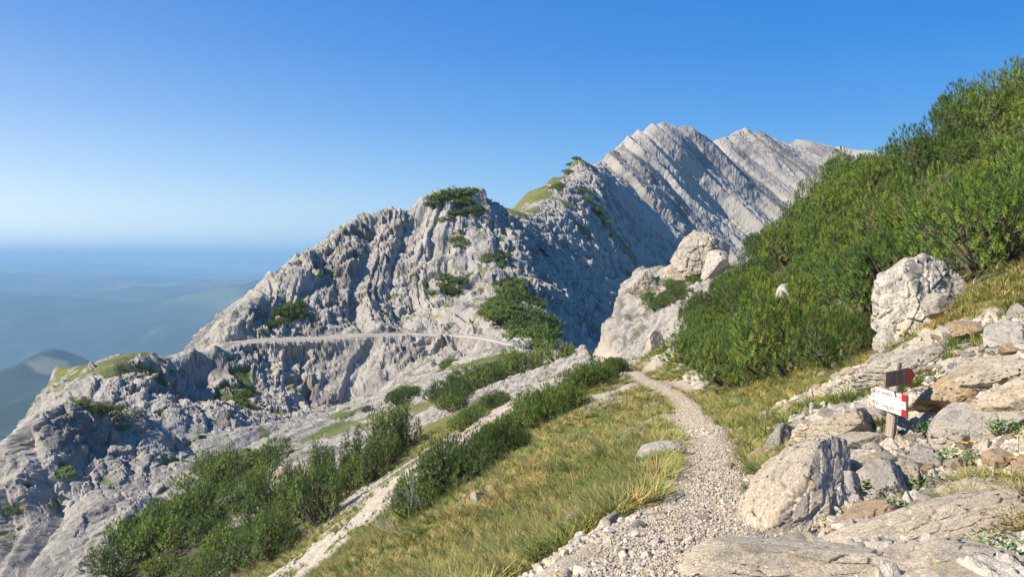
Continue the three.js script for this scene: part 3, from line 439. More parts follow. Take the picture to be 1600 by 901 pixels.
thicket('far', [[-57.8, -150], [-58.1, -160], [-56.1, -160], [-54.5, -148]], 2.2, [3, 1.6], 'dwarf pine on the green strip left of the bowl', 'pines on the green strip');
thicket('mid', [[-44.6, -64], [-43.9, -65], [-41.6, -62], [-42.6, -61]], 1.3, [2.4, 1.2], 'dwarf pine on the ledge at the very left edge of the crag', 'pines at the left edge');
thicket('mid', [[-15.2, -90], [-13.0, -94], [-11.1, -88], [-13.1, -84]], 1.6, [2.8, 1.4], 'dwarf pine in the small clump at the edge of the bowl', 'pines at the bowl edge');

// ---------------------------------------------------------------- grass: bent blades in tufts, thousands of them
{
  const r = rng(808), mats = [std({ color: 0xffffff, roughness: .8, side: THREE.DoubleSide, vertexColors: true })];
  const tuft = (seed, n, h, spread) => {
    const q = rng(seed), pos = [], col = [], idx = [];
    for (let i = 0; i < n; i++) {
      const a = q() * 6.283, bx = Math.cos(a) * spread * q() * .35, bz = Math.sin(a) * spread * q() * .35, H = h * (.55 + .6 * q()), bend = spread * (.3 + .9 * q()), w = .0028 + .0022 * q(), s = pos.length / 3, dx = Math.cos(a), dz = Math.sin(a), k = .8 + .4 * q(), dry = q() < .28;
      for (const [t, ww] of [[0, 1], [.5, .9], [1, .1]]) for (const e of [-1, 1]) pos.push(bx + dx * bend * t * t - dz * w * ww * e, H * (t - .3 * t * t) * 1.2, bz + dz * bend * t * t + dx * w * ww * e);
      for (let v = 0; v < 6; v++) col.push(...(dry ? [1.55 * k, 1.12 * k, 1.4 * k] : [k, k, k]));
      idx.push(s, s + 1, s + 2, s + 1, s + 3, s + 2, s + 2, s + 3, s + 4, s + 3, s + 5, s + 4);
    }
    return geo(pos, idx, col);
  };
  const kinds = [tuft(1, 28, .105, .13), tuft(2, 36, .15, .18), tuft(3, 24, .07, .10)], m4 = new THREE.Matrix4(), qt = new THREE.Quaternion(), e = new THREE.Euler(), c = new THREE.Color();
  const lists = kinds.map(() => []);
  const put = (x, z, big) => {
    const g = ground(x, z), y = g.y, P = g.P, td = g.td; 
    const n1 = fbm(x / 1.6, y / 1.6, z / 1.6, 6) * 1.9, n2 = fbm(x / 1.6 * 2.7 + 40, y / 1.6 * 2.7, z / 1.6 * 2.7, 5) * 1.6;
    const bare = (g.R + g.S - g.G - g.P) * .7 + n1 * 1.1 + n2 * .8 - .05;
    if (bare > -.02 + .1 * r() || td < .34 || (P > .6 && r() < .75)) return;
    const k = r() < .25 ? 1 : r() < .55 ? 0 : 2, dry = clamp(.42 + n2 * .8 + .35 * fbm(x / 5, 3, z / 5, 3) + (r() - .5) * .4), s = (.7 + .7 * r()) * big;
    e.set((r() - .5) * .4, r() * 6.283, .12 + (r() - .5) * .4); qt.setFromEuler(e);
    m4.compose(new THREE.Vector3(x, y - .015, z), qt, new THREE.Vector3(s, s, s));
    const a = lerp3([.140, .205, .034], [.430, .350, .115], dry);
    lists[k].push(m4.clone(), [a[0], a[1], a[2]]);
  };
  for (let i = 0; i < 60000; i++) { const d = 3 * Math.pow(17, r()), a = mix(-34, 38, r()) * Math.PI / 180; put(d * Math.sin(a), -d * Math.cos(a), d < 14 ? 1 : mix(1, 1.9, sst(14, 50, d))); }
  for (let k = 0; k < 3; k++) {
    const n = lists[k].length / 2, im = new THREE.InstancedMesh(kinds[k], mats[0], n);
    for (let i = 0; i < n; i++) { im.setMatrixAt(i, lists[k][i * 2]); im.setColorAt(i, c.setRGB(...lists[k][i * 2 + 1])); }
    im.castShadow = im.receiveShadow = true; add(im, 'grass'); im.userData.kind = 'stuff'; tag(im, ['ankle high green and straw coloured mountain grass on the bank', 'long drooping tufts of mountain grass beside the trail', 'short turf between the stones of the slope'][k], 'grass');
  }
}

// ---------------------------------------------------------------- low leafy plants between the rocks
const leafMat = std({ vertexColors: true, roughness: .6, side: THREE.DoubleSide });
function herb(x, z, size, label, seed) {
  const r = rng(seed), pos = [], col = [], y = ground(x, z, false).y;
  for (let i = 0; i < 240; i++) {
    const a = r() * 6.283, q = Math.sqrt(r()) * size * .5, h = (.03 + .09 * r()) * (1.2 - q / size) , px = Math.cos(a) * q, pz = Math.sin(a) * q, b = r() * 6.283, l = .016 + .022 * r(), w = l * .35, up = .2 + .7 * r(), cx = Math.cos(b), cz = Math.sin(b), k = .7 + .6 * r(), c = r() < .15 ? [.26 * k, .22 * k, .05 * k] : [.085 * k, .165 * k, .030 * k];
    pos.push(px, h, pz, px + cx * l * .5 - cz * w, h + up * l * .6, pz + cz * l * .5 + cx * w, px + cx * l, h + up * l, pz + cz * l, px, h, pz, px + cx * l, h + up * l, pz + cz * l, px + cx * l * .5 + cz * w, h + up * l * .6, pz + cz * l * .5 - cx * w);
    for (let v = 0; v < 6; v++) col.push(...c);
  }
  const o = add(new THREE.Group(), 'low_plant'); o.position.set(x, y, z); mesh(geo(pos, null, col), leafMat, 'leaves', o);
  const sp = [], si = []; for (let i = 0; i < 14; i++) { const a = r() * 6.283, q = r() * size * .4; stick(sp, si, new THREE.Vector3(0, -.01, 0), new THREE.Vector3(Math.cos(a) * q, .04 + .06 * r(), Math.sin(a) * q), .003, .0015, 4); } mesh(geo(sp, si), PINE.wood, 'stems', o);
  return tag(o, label, 'plant');
}
herb(2.98, -5.3, 0.34, 'bright green leafy plant in a crack of the rocky slope', 60);
herb(2.92, -4.5, 0.5, 'spreading green plant near the right edge of the lower slope', 61);
herb(3.31, -5, 0.4, 'green plant above the spreading one near the right edge', 62);
herb(3.53, -5.8, 0.36, 'low plant around the yellow flower', 63);
herb(3.92, -6.9, 0.3, 'small plant right of the signpost foot', 64);
herb(4.1, -6.1, 0.3, 'small plant on the ledge right of the signpost', 65);
herb(2.62, -3.9, 0.4, 'leafy plant in the lower right corner', 66);
herb(2.46, -4.7, 0.2, 'tiny plant between blocks in the lower slope', 67);
herb(2.47, -5.2, 0.18, 'tiny plant at the end of the long ledge', 68);
herb(4.25, -7, 0.28, 'sprig of green between the slabs behind the signpost', 69);

// ---------------------------------------------------------------- loose rock: angular limestone, each stone a body cut by a dozen fracture planes
function stone(seed, detail, cuts = 13, rough = .05, sharp = 36) {
  const r = rng(seed), g0 = new THREE.IcosahedronGeometry(1, detail), p = g0.attributes.position, planes = [], v = new THREE.Vector3(), pos = new Float32Array(p.count * 3), col = new Float32Array(p.count * 3), uv = new Float32Array(p.count * 2), nor = new Float32Array(p.count * 3);
  for (let i = 0; i < cuts; i++) { const z = r() * 2 - 1, a = r() * 6.283, s = Math.sqrt(1 - z * z); planes.push([Math.cos(a) * s, z, Math.sin(a) * s, .58 + .34 * r()]); }
  const at = (x, y, z, o) => {
    let q = 0; for (const [a, b, c, h] of planes) { const d = (x * a + y * b + z * c) / h; if (d > 0) q += Math.pow(d, sharp); }
    let R = Math.min(1.25, Math.pow(q + 1e-6, -1 / sharp));
    const c = cells(x * R * 2.6 + seed, y * R * 3.4, z * R * 2.6); const crack = 1 - sst(0, .10, c.f2 - c.f1), h = c.h;
    R += rough * (fbm(x * 3 + seed, y * 3, z * 3, 4) * 1.4 + (c.id - .5) * .9 * (1 - crack) - crack * .55 + ((h & 31) / 16 - 1) * c.dx * .5 + ((h >> 5 & 31) / 16 - 1) * c.dy * .5);
    const ly = (y * R + .25 * x * R) * 4.2 + fbm(x * R * 1.5, y * R, z * R * 1.5 + seed, 2) * 1.2 + seed, lf = ly - Math.floor(ly); R -= rough * .3 * (1 - sst(0, .09, Math.min(lf, 1 - lf))) * (hash3(Math.floor(ly), seed, 3) & 1); R += rough * .35 * ((hash3(Math.floor(ly), seed, 9) & 255) / 255 - .5) * (1 - Math.abs(y));
    o[0] = x * R; o[1] = y * R; o[2] = z * R; o[3] = c.id; o[4] = crack; return o;
  };
  const o = [0, 0, 0, 0, 0], o2 = [0, 0, 0, 0, 0], o3 = [0, 0, 0, 0, 0], t1 = new THREE.Vector3(), t2 = new THREE.Vector3(), e = .012;
  for (let i = 0; i < p.count; i++) {
    v.fromBufferAttribute(p, i).normalize(); at(v.x, v.y, v.z, o);
    t1.set(-v.z, .001, v.x).normalize(); t2.crossVectors(v, t1);
    const a = v.clone().addScaledVector(t1, e).normalize(), b = v.clone().addScaledVector(t2, e).normalize(); at(a.x, a.y, a.z, o2); at(b.x, b.y, b.z, o3);
    const n = new THREE.Vector3(o2[0] - o[0], o2[1] - o[1], o2[2] - o[2]).cross(new THREE.Vector3(o3[0] - o[0], o3[1] - o[1], o3[2] - o[2])).normalize(); if (n.dot(v) < 0) n.negate();
    pos.set([o[0], o[1], o[2]], i * 3); nor.set([n.x, n.y, n.z], i * 3);
    const f = fbm(o[0] * 2 + seed * 3, o[1] * 2, o[2] * 2, 4); let c = lerp3(C.rock, C.pale, clamp(.5 + (o[3] - .5) * .5 + f)); c = lerp3(c, C.grey, clamp(.5 * sst(.0, .4, f) + .3 * o[4])); c = lerp3(c, C.ochre, .5 * sst(.16, .4, fbm(o[0] * 1.3 + 7 * seed, o[1] * 1.3, o[2] * 1.3 + 5, 3)));
    col.set(c, i * 3);
  }
  for (let i = 0; i < p.count; i += 3) { // texture laid on from the side each face looks to
    const fx = Math.abs(nor[i * 3]), fy = Math.abs(nor[i * 3 + 1]), fz = Math.abs(nor[i * 3 + 2]);
    for (let k = 0; k < 3; k++) { const q = (i + k) * 3, [a, b] = fy >= fx && fy >= fz ? [0, 2] : fx >= fz ? [2, 1] : [0, 1]; uv[(i + k) * 2] = pos[q + a] * .6; uv[(i + k) * 2 + 1] = pos[q + b] * .6; }
  }
  const g = new THREE.BufferGeometry(); g.setAttribute('position', new THREE.BufferAttribute(pos, 3)); g.setAttribute('normal', new THREE.BufferAttribute(nor, 3)); g.setAttribute('color', new THREE.BufferAttribute(col, 3)); g.setAttribute('uv', new THREE.BufferAttribute(uv, 2));
  return g;
}
const stoneMat = std({ vertexColors: true, map: speckle, bumpMap: speckle, bumpScale: .010 });
const tintMat = (r, g, b) => std({ vertexColors: true, map: speckle, bumpMap: speckle, bumpScale: .010, color: new THREE.Color().setRGB(r, g, b) });
const MATS = { plain: tintMat(1.1, 1.1, 1.08), white: tintMat(1.3, 1.32, 1.36), ochre: tintMat(1.2, .98, .72), cream: tintMat(1.3, 1.22, 1.06), grey: tintMat(.95, .98, 1.02), tower: tintMat(.92, .92, .93) };
const rr = rng(909);
function rock(name, [x, z], [w, h, d], turn, label, { mat = 'plain', sink = .3, seed, detail = 14, tilt = 0, roll = 0, group, category = 'rock', rough = .05, cuts = 8, y } = {}) {
  const m = mesh(stone(seed ?? Math.floor(rr() * 1e6), detail, cuts, rough), MATS[mat], name);
  m.scale.set(w / 1.75, h / 1.6, d / 1.75); m.rotation.set(tilt, turn, roll, 'YXZ'); m.position.set(x, (y ?? ground(x, z, false).y) + h * (.5 - sink), z);
  return tag(m, label, category, group);
}
rock('boulder', [6.43, -11.8], [1.5, 1.1, 1.0], 0.5, 'big cracked white boulder at the foot of the pines above the signpost', { mat: 'white', detail: 34, rough: 0.1, seed: 64, sink: 0.25, category: 'boulder', roll: 0.55, cuts: 7 });
rock('rock', [5.93, -11.5], [0.45, 0.4, 0.4], 0.3, 'pale block leaning against the left side of the big white boulder', { mat: 'white', detail: 24, rough: 0.08, roll: 0.5, sink: 0.4, cuts: 7 });
rock('rock', [6.52, -11.2], [0.5, 0.35, 0.4], 0.3, 'lichen grey block at the right foot of the big white boulder', { mat: 'plain', roll: -0.3 });
rock('slab', [1.64, -8.3], [0.5, 0.17, 0.26], -0.35, 'long pale slab lying in the grass left of the trail', { mat: 'white', roll: 0.25, sink: 0.15, category: 'stone' });
rock('rock', [2.88, -7.9], [0.34, 0.32, 0.26], 0.4, 'grey upright stone in the grass right of the trail', { mat: 'grey' });
rock('rock', [8.1, -22], [0.5, 1.0, 0.5], 0.2, 'pale rock showing in a gap among the pines', { mat: 'white', y: -0.37, sink: 0.1 });
rock('rock_ledge', [1.99, -4.95], [1.35, 0.3, 0.6], 1, 'long rounded limestone ledge rising from the right edge of the trail', { detail: 34, rough: 0.07, seed: 57, sink: 0.45, roll: 0.3, mat: 'cream', cuts: 6 });
rock('rock_ledge', [3.33, -7.6], [1.0, 0.36, 0.6], 0.3, 'flat limestone slab left of the signpost', { detail: 26, rough: 0.06, roll: 0.12, mat: 'cream' });
rock('rock', [4.51, -7.6], [0.8, 0.3, 0.5], 0.5, 'ochre stained block right behind the signpost', { mat: 'ochre', detail: 22, rough: 0.06, roll: 0.25 });
rock('rock_ledge', [3.29, -7], [0.5, 0.18, 0.4], 0.2, 'pale block at the left foot of the signpost', { detail: 22, mat: 'cream' });
rock('rock_ledge', [4.08, -6.4], [0.75, 0.3, 0.5], 0.45, 'tilted grey ledge right of the signpost', { detail: 24, mat: 'plain', roll: 0.35 });
rock('rock', [4.48, -6.5], [0.6, 0.36, 0.5], 0.1, 'rounded pale rock at the right edge of the picture beside the ledge', { detail: 20, mat: 'cream' });
rock('slab', [3.01, -6.1], [0.3, 0.11, 0.2], 0.1, 'cream coloured flat stone below the signpost', { mat: 'cream', sink: 0.2, category: 'stone' });
rock('slab', [2.95, -6.4], [0.22, 0.08, 0.15], 0.6, 'thin flat flake on the ledge under the signpost', { mat: 'white', sink: 0.2, category: 'stone' });
rock('rock', [2.42, -5.45], [0.34, 0.2, 0.24], 0.5, 'square pale block cracked off the long ledge', { mat: 'plain', sink: 0.25 });
rock('rock', [2.65, -5.8], [0.26, 0.14, 0.2], 1.2, 'small pale block on top of the long ledge', { mat: 'white', sink: 0.25 });
rock('rock', [2.63, -5.2], [0.46, 0.26, 0.28], 0.5, 'angular tilted block in the middle of the rocky slope', { mat: 'plain', roll: 0.35, sink: 0.25 });
rock('rock', [2.89, -5.4], [0.3, 0.2, 0.22], 0.9, 'smaller block right behind the angular tilted block', { mat: 'cream', roll: 0.2 });
rock('rock', [2.21, -4.6], [0.34, 0.16, 0.2], 0.45, 'brown stained wedge of rock in the lower right slope', { mat: 'ochre', roll: 0.4, sink: 0.45 });
rock('stone', [1.84, -5.4], [0.11, 0.16, 0.1], 0.2, 'small orange stone standing beside the trail', { mat: 'ochre', category: 'stone', detail: 10 });
rock('rock_ledge', [1.61, -3.75], [1.1, 0.22, 0.55], 0.1, 'low pale bedrock at the bottom of the picture right of the trail', { detail: 30, rough: 0.06, mat: 'cream', sink: 0.45 });
rock('rock_ledge', [2.14, -3.65], [0.9, 0.2, 0.5], 0.2, 'low cracked bedrock at the bottom of the picture near the right corner', { detail: 28, rough: 0.06, mat: 'cream', sink: 0.45 });
rock('rock_ledge', [2.5, -4.4], [1.1, 0.2, 0.55], 0.3, 'wide flat limestone pavement in the lower right slope', { detail: 30, rough: 0.06, mat: 'cream', sink: 0.42, roll: 0.15 });
rock('rock_ledge', [3.12, -4.9], [0.8, 0.18, 0.45], 0.35, 'low streaked ledge among the plants at the right', { detail: 24, rough: 0.07, mat: 'cream', sink: 0.35, roll: 0.2 });
rock('rock_ledge', [4.93, -7.7], [1.2, 0.3, 0.7], 0.35, 'broad bare ledge above the signpost near the right edge', { detail: 28, rough: 0.07, mat: 'cream', sink: 0.4, roll: 0.3 });
rock('rock', [5.88, -9.6], [0.5, 0.28, 0.35], 0.3, 'ochre block in the rubble above the signpost', { mat: 'ochre', sink: 0.25 });
rock('rock_ledge', [5.01, -9.2], [1.3, 0.3, 0.7], 0.4, 'low rock step between the white boulder and the signpost', { detail: 26, rough: 0.08, mat: 'plain', sink: 0.4, roll: 0.3 });
rock('rock', [5.62, -8.4], [0.5, 0.3, 0.4], 0.3, 'pale block at the right edge above the broad ledge', { mat: 'white', roll: 0.2 });
rock('rock', [-0.59, -12.3], [0.22, 0.22, 0.2], 0.4, 'round white stone at the lower edge of the grassy bank', { mat: 'white' });
rock('slab', [-0.35, -12.6], [0.6, 0.1, 0.14], 0.8, 'thin long pale slab beside the round white stone', { mat: 'cream', category: 'stone', roll: 0.3 });
rock('rock', [2.03, -12.2], [0.4, 0.22, 0.28], -0.5, 'broken white rock in the grass left of the trail', { mat: 'white', roll: 0.2 });
rock('rock', [1.7, -11.2], [0.25, 0.16, 0.2], -0.2, 'smaller white rock just below the broken white rock', { mat: 'white' });
rock('rock', [0.63, -6.3], [0.3, 0.18, 0.22], 0.4, 'pale rock of the little outcrop left of the trail', { mat: 'cream' });
rock('rock', [0.42, -5.7], [0.28, 0.16, 0.2], 0.9, 'whitish rock at the foot of the little outcrop left of the trail', { mat: 'white' });
rock('rock', [8.18, -43], [1.1, 2.0, 0.9], 0.3, 'white upright rock by the trail at the foot of the spur', { mat: 'white', detail: 20 });
rock('rock_ledge', [5.9, -22], [1.3, 0.5, 0.8], -0.3, 'pale flat rocks right of the trail before the pine thicket', { mat: 'white', detail: 20, roll: 0.2 });
rock('boulder', [15.71, -62], [3.7, 4.5, 3.4], 0.3, 'tall rounded rock pinnacle on the skyline left of the pine slope', { detail: 44, rough: 0.07, seed: 88, sink: 0.12, category: 'boulder', mat: 'plain', cuts: 15 });
rock('rock', [16.5, -60], [2.6, 2.0, 2], 0.7, 'pale block at the right foot of the pinnacle', { mat: 'white', detail: 20, sink: 0.3 });
rock('rock', [14.18, -63], [2.4, 1.5, 2], 0.4, 'pale block at the left foot of the pinnacle', { mat: 'cream', detail: 20, sink: 0.3 });
rock('rock', [11.7, -65.5], [2.6, 3.0, 2.2], 0.2, 'square grey block on the upper left corner of the spur', { mat: 'plain', detail: 24, rough: 0.08, sink: 0.3 });
rock('rock', [-18.79, -60], [1.5, 1.5, 1.2], 0.4, 'pale angular block beside the upright pines', { mat: 'cream', detail: 20, sink: 0.2 });
// loose stones of the near slope, one by one
{
  const shapes = [1, 2, 3, 4, 5, 6, 7, 8].map((s) => stone(s * 17, 7, 10, .05)), r = rng(1212), spots = [], mats = [MATS.plain, MATS.plain, MATS.cream, MATS.grey, MATS.ochre, MATS.white];
  const zones = [ // x0, x1, z0, z1, how many, smallest and largest, where
    [2.2, 5.2, -8.6, -4.0, 112, .09, .34, 'lying on the rocky slope around the signpost', 'stones around the signpost'],
    [4.6, 8.5, -12.0, -7.0, 88, .08, .36, 'in the rubble above the signpost', 'stones above the signpost'],
    [.6, 2.9, -9.5, -3.8, 34, .04, .13, 'scattered on the gravel trail', 'stones on the trail'],
    [-2.0, 1.6, -15, -5.2, 24, .08, .24, 'showing in the grassy bank left of the trail', 'stones in the grassy bank'],
    [-7.5, 3.5, -44, -24, 32, .18, .6, 'on the scree strip below the pine row', 'stones on the scree strip'],
    [7.0, 12.5, -58, -40, 14, .3, .8, 'on the scree under the rock spur', 'stones under the rock spur'],
  ];
  for (const [x0, x1, z0, z1, n, a, b, where, group] of zones) for (let i = 0, t = 0; i < n && t < n * 30; t++) {
    const x = mix(x0, x1, r()), z = mix(z0, z1, r()), g = ground(x, z), s = a + (b - a) * Math.pow(r(), 2.2);
    if (group !== 'stones in the grassy bank' && g.R + g.S < .45) continue; if (group.includes('trail') ? g.td > .6 : g.td < .45) continue;
    if (spots.some((q) => Math.hypot(q[0] - x, q[1] - z) < (q[2] + s) * .55)) continue; spots.push([x, z, s]); i++;
    const y = g.y, k = Math.floor(r() * 8), mi = Math.floor(r() * 6), m = mesh(shapes[k], mats[mi], 'stone'), h = s * (.35 + .35 * r());
    m.scale.set(s * .56, h * .62, s * (.35 + .3 * r())); m.rotation.set((r() - .5) * .5, r() * 6.28, (r() - .5) * .5, 'YXZ'); m.position.set(x, y + h * .14 + (group.includes('trail') ? .02 : 0), z);
    tag(m, ['pale', 'pale', 'cream coloured', 'grey', 'ochre stained', 'whitish'][mi] + ' ' + (s > mix(a, b, .5) ? 'larger ' : s > mix(a, b, .2) ? 'middling ' : 'small ') + 'limestone stone ' + where, 'stone', group);
  }
}
// gravel and rubble too small and too many to count
{
  const r = rng(3131), shapes = [stone(501, 1, 8, .03, 30), stone(502, 1, 8, .03, 30), stone(503, 2, 9, .04, 30)], lists = [[], [], []], m4 = new THREE.Matrix4(), q = new THREE.Quaternion(), e = new THREE.Euler();
  const put = (x, z, s, k) => { const g = ground(x, z, false), y = g.y + s * .12 + (k === 0 && g.td < .42 ? .024 : 0); e.set(r() * 6, r() * 6, r() * 6); q.setFromEuler(e); m4.compose(new THREE.Vector3(x, y, z), q, new THREE.Vector3(s * (.4 + .25 * r()), s * (.25 + .2 * r()), s * (.4 + .25 * r()))); lists[k].push(m4.clone(), .7 + .5 * r(), r()); };
  for (let i = 0; i < 60000; i++) { // on the trail
    const t = Math.pow(r(), 2.5), p = NEAR_PTS[Math.min(158, 22 + Math.floor(t * 110))], w = mix(.62, .4, sst(3, 12, -p.z)); put(p.x + (r() + r() - 1) * w + (p.z > -6.5 ? -.04 : 0), p.z + (r() - .5) * .9, .005 + .016 * Math.pow(r(), 4) + .0008 * -p.z, 0);
  }
  for (let i = 0; i < 60000; i++) { // on bare ground everywhere
    const d = 3.2 * Math.pow(17, r()), a = mix(-30, 38, r()) * Math.PI / 180, x = d * Math.sin(a), z = -d * Math.cos(a), g = ground(x, z); if (g.R + g.S < .4 + .35 * r() || fbm(x / (1 + d * .04), 2, z / (1 + d * .04), 3) < -.06) continue;
    put(x, z, (.012 + .07 * Math.pow(r(), 4)) * (d < 12 ? 1 : mix(1, 3.2, sst(12, 50, d))), 1 + (r() < .3 ? 1 : 0));
  }
  for (let i = 0; i < 14000; i++) { const x = mix(2.0, 7.5, r()), z = mix(-11.5, -3.6, r()), g = ground(x, z); if (g.R + g.S < .35 + .4 * r() || fbm(x * 1.3, 5, z * 1.3, 3) < .02) continue; put(x, z, .02 + .10 * Math.pow(r(), 3), r() < .5 ? 1 : 2); }
  const c = new THREE.Color();
  lists.forEach((l, k) => {
    const n = l.length / 3, im = new THREE.InstancedMesh(shapes[k], std({ vertexColors: true }), n);
    for (let i = 0; i < n; i++) { im.setMatrixAt(i, l[i * 3]); const b = l[i * 3 + 1], o = l[i * 3 + 2]; im.setColorAt(i, o < .12 ? c.setRGB(1.2 * b, .95 * b, .66 * b) : c.setRGB(1.12 * b, 1.06 * b, .97 * b)); }
    im.castShadow = im.receiveShadow = true; add(im, 'gravel'); im.userData.kind = 'stuff'; tag(im, ['fine pale gravel covering the trail', 'small broken limestone chips on the bare slope', 'coarser broken limestone rubble on the bare slope'][k], 'gravel');
  });
}
// bleached dead branches
function deadBranch(x, z, len, turn, label, seed) {
  const r = rng(seed), pos = [], idx = [], o = add(new THREE.Group(), 'dead_branch'), V = (a, b, c) => new THREE.Vector3(a, b, c);
  const g0 = ground(x, z, false).y; o.position.set(x, g0, z);
  const twigs = []; let p = V(0, .06, 0), dir = V(Math.cos(turn), .1, Math.sin(turn)); const grow = (p, dir, len, rad, lvl, P, I) => {
    const n = 5; for (let i = 0; i < n; i++) { const q = p.clone().addScaledVector(dir, len / n); q.y = Math.max(q.y, ground(x + q.x, z + q.z, false).y - g0 + .02); stick(P, I, p, q, rad * (1 - i / n * .7), rad * (1 - (i + 1) / n * .7), 5); p = q; dir = dir.clone().add(V((r() - .5) * .6, (r() - .4) * .4, (r() - .5) * .6)).normalize(); if (lvl < 2 && i > 0) for (let k = 0; k < 2; k++) { const d2 = dir.clone().add(V((r() - .5) * 1.8, r() * .8, (r() - .5) * 1.8)).normalize(); if (lvl === 0) { const a = [], b = []; grow(p, d2, len * (.35 + .3 * r()), rad * .55, 1, a, b); twigs.push([a, b]); } else grow(p, d2, len * .5, rad * .6, 2, P, I); } }
  };
  grow(p, dir, len, len * .014, 0, pos, idx); mesh(geo(pos, idx), PINE.dead, 'stem', o); for (const [a, b] of twigs) mesh(geo(a, b), PINE.dead, 'twig', o);
  return tag(o, label, 'dead branch');
}
deadBranch(-1.34, -14, 0.8, 2.6, 'bleached dead pine branch at the lower end of the pine row', 5);
deadBranch(-1.74, -13.3, 0.6, 2.9, 'grey dead branch lying below the pine row', 6);
deadBranch(1.24, -20.5, 1.3, 0.4, 'dead branch sticking out of the pine row at mid height', 8);
deadBranch(-27.01, -66, 4, -0.6, 'large bleached dead stem among the pines below the left crag', 9);
deadBranch(-22.95, -66, 3.5, 0.5, 'bleached dead stem at the top of the pines below the left crag', 10);

// ---------------------------------------------------------------- the trail signpost
{
  const gx = 3.74, gz = -7.25, gy = ground(gx, gz, false).y, o = add(new THREE.Group(), 'signpost'); o.position.set(gx, gy, gz);
  tag(o, 'weathered wooden post with white and red trail boards on the rocks', 'signpost');
  const wood = texture(128, 256, (u, v) => { const n = tileNoise(u, v * .1, 9, 4) * .12 + tileNoise(u, v, 3, 1) * .06 - .16 * sst(.72, .9, Math.abs(tileNoise(u, v * .05, 5, 8))); return [.62 + n, .57 + n, .52 + n]; });
  const woodMat = std({ map: wood, bumpMap: wood, bumpScale: .004 }), darkWood = std({ map: wood, bumpMap: wood, bumpScale: .003, color: new THREE.Color().setRGB(.62, .56, .50) }), red = std({ color: new THREE.Color().setRGB(.62, .02, .025), roughness: .55 }), metal = std({ color: new THREE.Color().setRGB(.28, .28, .3), metalness: .8, roughness: .45 });
  const postShape = new THREE.Shape(); const R = .041; for (let i = 0; i <= 28; i++) { const a = i / 28 * Math.PI * 2, q = R * (1 + .10 * Math.cos(4 * a)); i ? postShape.lineTo(Math.cos(a) * q, Math.sin(a) * q) : postShape.moveTo(Math.cos(a) * q, Math.sin(a) * q); }
  const pg = new THREE.ExtrudeGeometry(postShape, { depth: .93, bevelEnabled: true, bevelSize: .006, bevelThickness: .008, bevelSegments: 2, steps: 6 }); pg.rotateX(-Math.PI / 2);
  const uvA = pg.attributes.uv, pp = pg.attributes.position; for (let i = 0; i < uvA.count; i++) uvA.setXY(i, Math.atan2(pp.getZ(i), pp.getX(i)) / 6.283 * 2, pp.getY(i) * 1.5);
  const post = mesh(pg, woodMat, 'post', o); post.position.set(-.03, -.16, 0); post.rotation.z = -.06;
  // front board: faces the trail, its arrow end pointing away along the trail
  const board = (L, H, T, arrow) => { const s = new THREE.Shape(); s.moveTo(-L / 2, -H / 2); s.lineTo(L / 2 - (arrow ? H * .42 : 0), -H / 2); if (arrow) s.lineTo(L / 2, 0); s.lineTo(L / 2 - (arrow ? H * .42 : 0), H / 2); s.lineTo(-L / 2, H / 2); s.closePath(); const g = new THREE.ExtrudeGeometry(s, { depth: T, bevelEnabled: true, bevelSize: .0015, bevelThickness: .0015, bevelSegments: 1 }); return g; };
  const L = .57, H = .205, cv = document.createElement('canvas'); cv.width = 1024; cv.height = 368; const k = cv.getContext('2d');
  k.fillStyle = '#d8d6cd'; k.fillRect(0, 0, 1024, 368);
  k.fillStyle = '#e0121c'; k.fillRect(900, 0, 124, 118); k.fillRect(900, 250, 124, 118);
  k.beginPath(); k.moveTo(130, 0); k.lineTo(130, 118); k.lineTo(0, 118); k.lineTo(0, 0); k.fill(); k.beginPath(); k.moveTo(130, 250); k.lineTo(130, 368); k.lineTo(0, 368); k.lineTo(0, 250); k.fill();
  k.fillStyle = '#14161a'; k.textBaseline = 'middle'; k.font = 'bold 84px sans-serif'; k.fillText('Loc. Nudole', 165, 70); k.fillText('Rif. Telegrafo', 165, 292); k.font = 'bold 72px sans-serif'; k.fillText('0.30', 745, 70); k.fillText('1.10', 745, 292); k.fillText('E7', 70, 184); k.font = 'bold 54px sans-serif'; k.fillText('651', 905, 184); k.lineWidth = 6; k.strokeStyle = '#22252a'; k.strokeRect(893, 146, 116, 76);
  const face = new THREE.CanvasTexture(cv); face.colorSpace = THREE.SRGBColorSpace; face.magFilter = THREE.LinearFilter;
  const fb = new THREE.Group(); fb.name = 'front_board'; fb.position.set(-.052, .405, .04); fb.rotation.y = -Math.PI / 2 + .10; fb.rotation.z = 0; o.add(fb);
  const panel = board(L, H, .018, true); panel.scale(-1, 1, 1); { const ix = panel.index; if (!ix) { const a = panel.attributes.position.array, q = panel.attributes.normal.array; for (let i = 0; i < a.length; i += 9) for (let c = 0; c < 3; c++) { [a[i + 3 + c], a[i + 6 + c]] = [a[i + 6 + c], a[i + 3 + c]]; } panel.computeVertexNormals(); } }
  mesh(panel, darkWood, 'panel', fb);
  const fg = new THREE.ShapeGeometry((() => { const s = new THREE.Shape(), a = H * .42; s.moveTo(L / 2, -H / 2); s.lineTo(L / 2, H / 2); s.lineTo(-L / 2 + a, H / 2); s.lineTo(-L / 2, 0); s.lineTo(-L / 2 + a, -H / 2); s.closePath(); return s; })());
  { const p = fg.attributes.position, u = fg.attributes.uv; for (let i = 0; i < p.count; i++) u.setXY(i, p.getX(i) / L + .5, p.getY(i) / H + .5); }
  const print = mesh(fg, std({ map: face, roughness: .5 }), 'painted_face', fb); print.position.z = .024;
  for (const [x, y] of [[.02, .085], [.02, -.085]]) { const b = mesh(new THREE.SphereGeometry(.008, 10, 6), metal, 'bolt', fb); b.position.set(x, y, .026); b.scale.z = .5; }
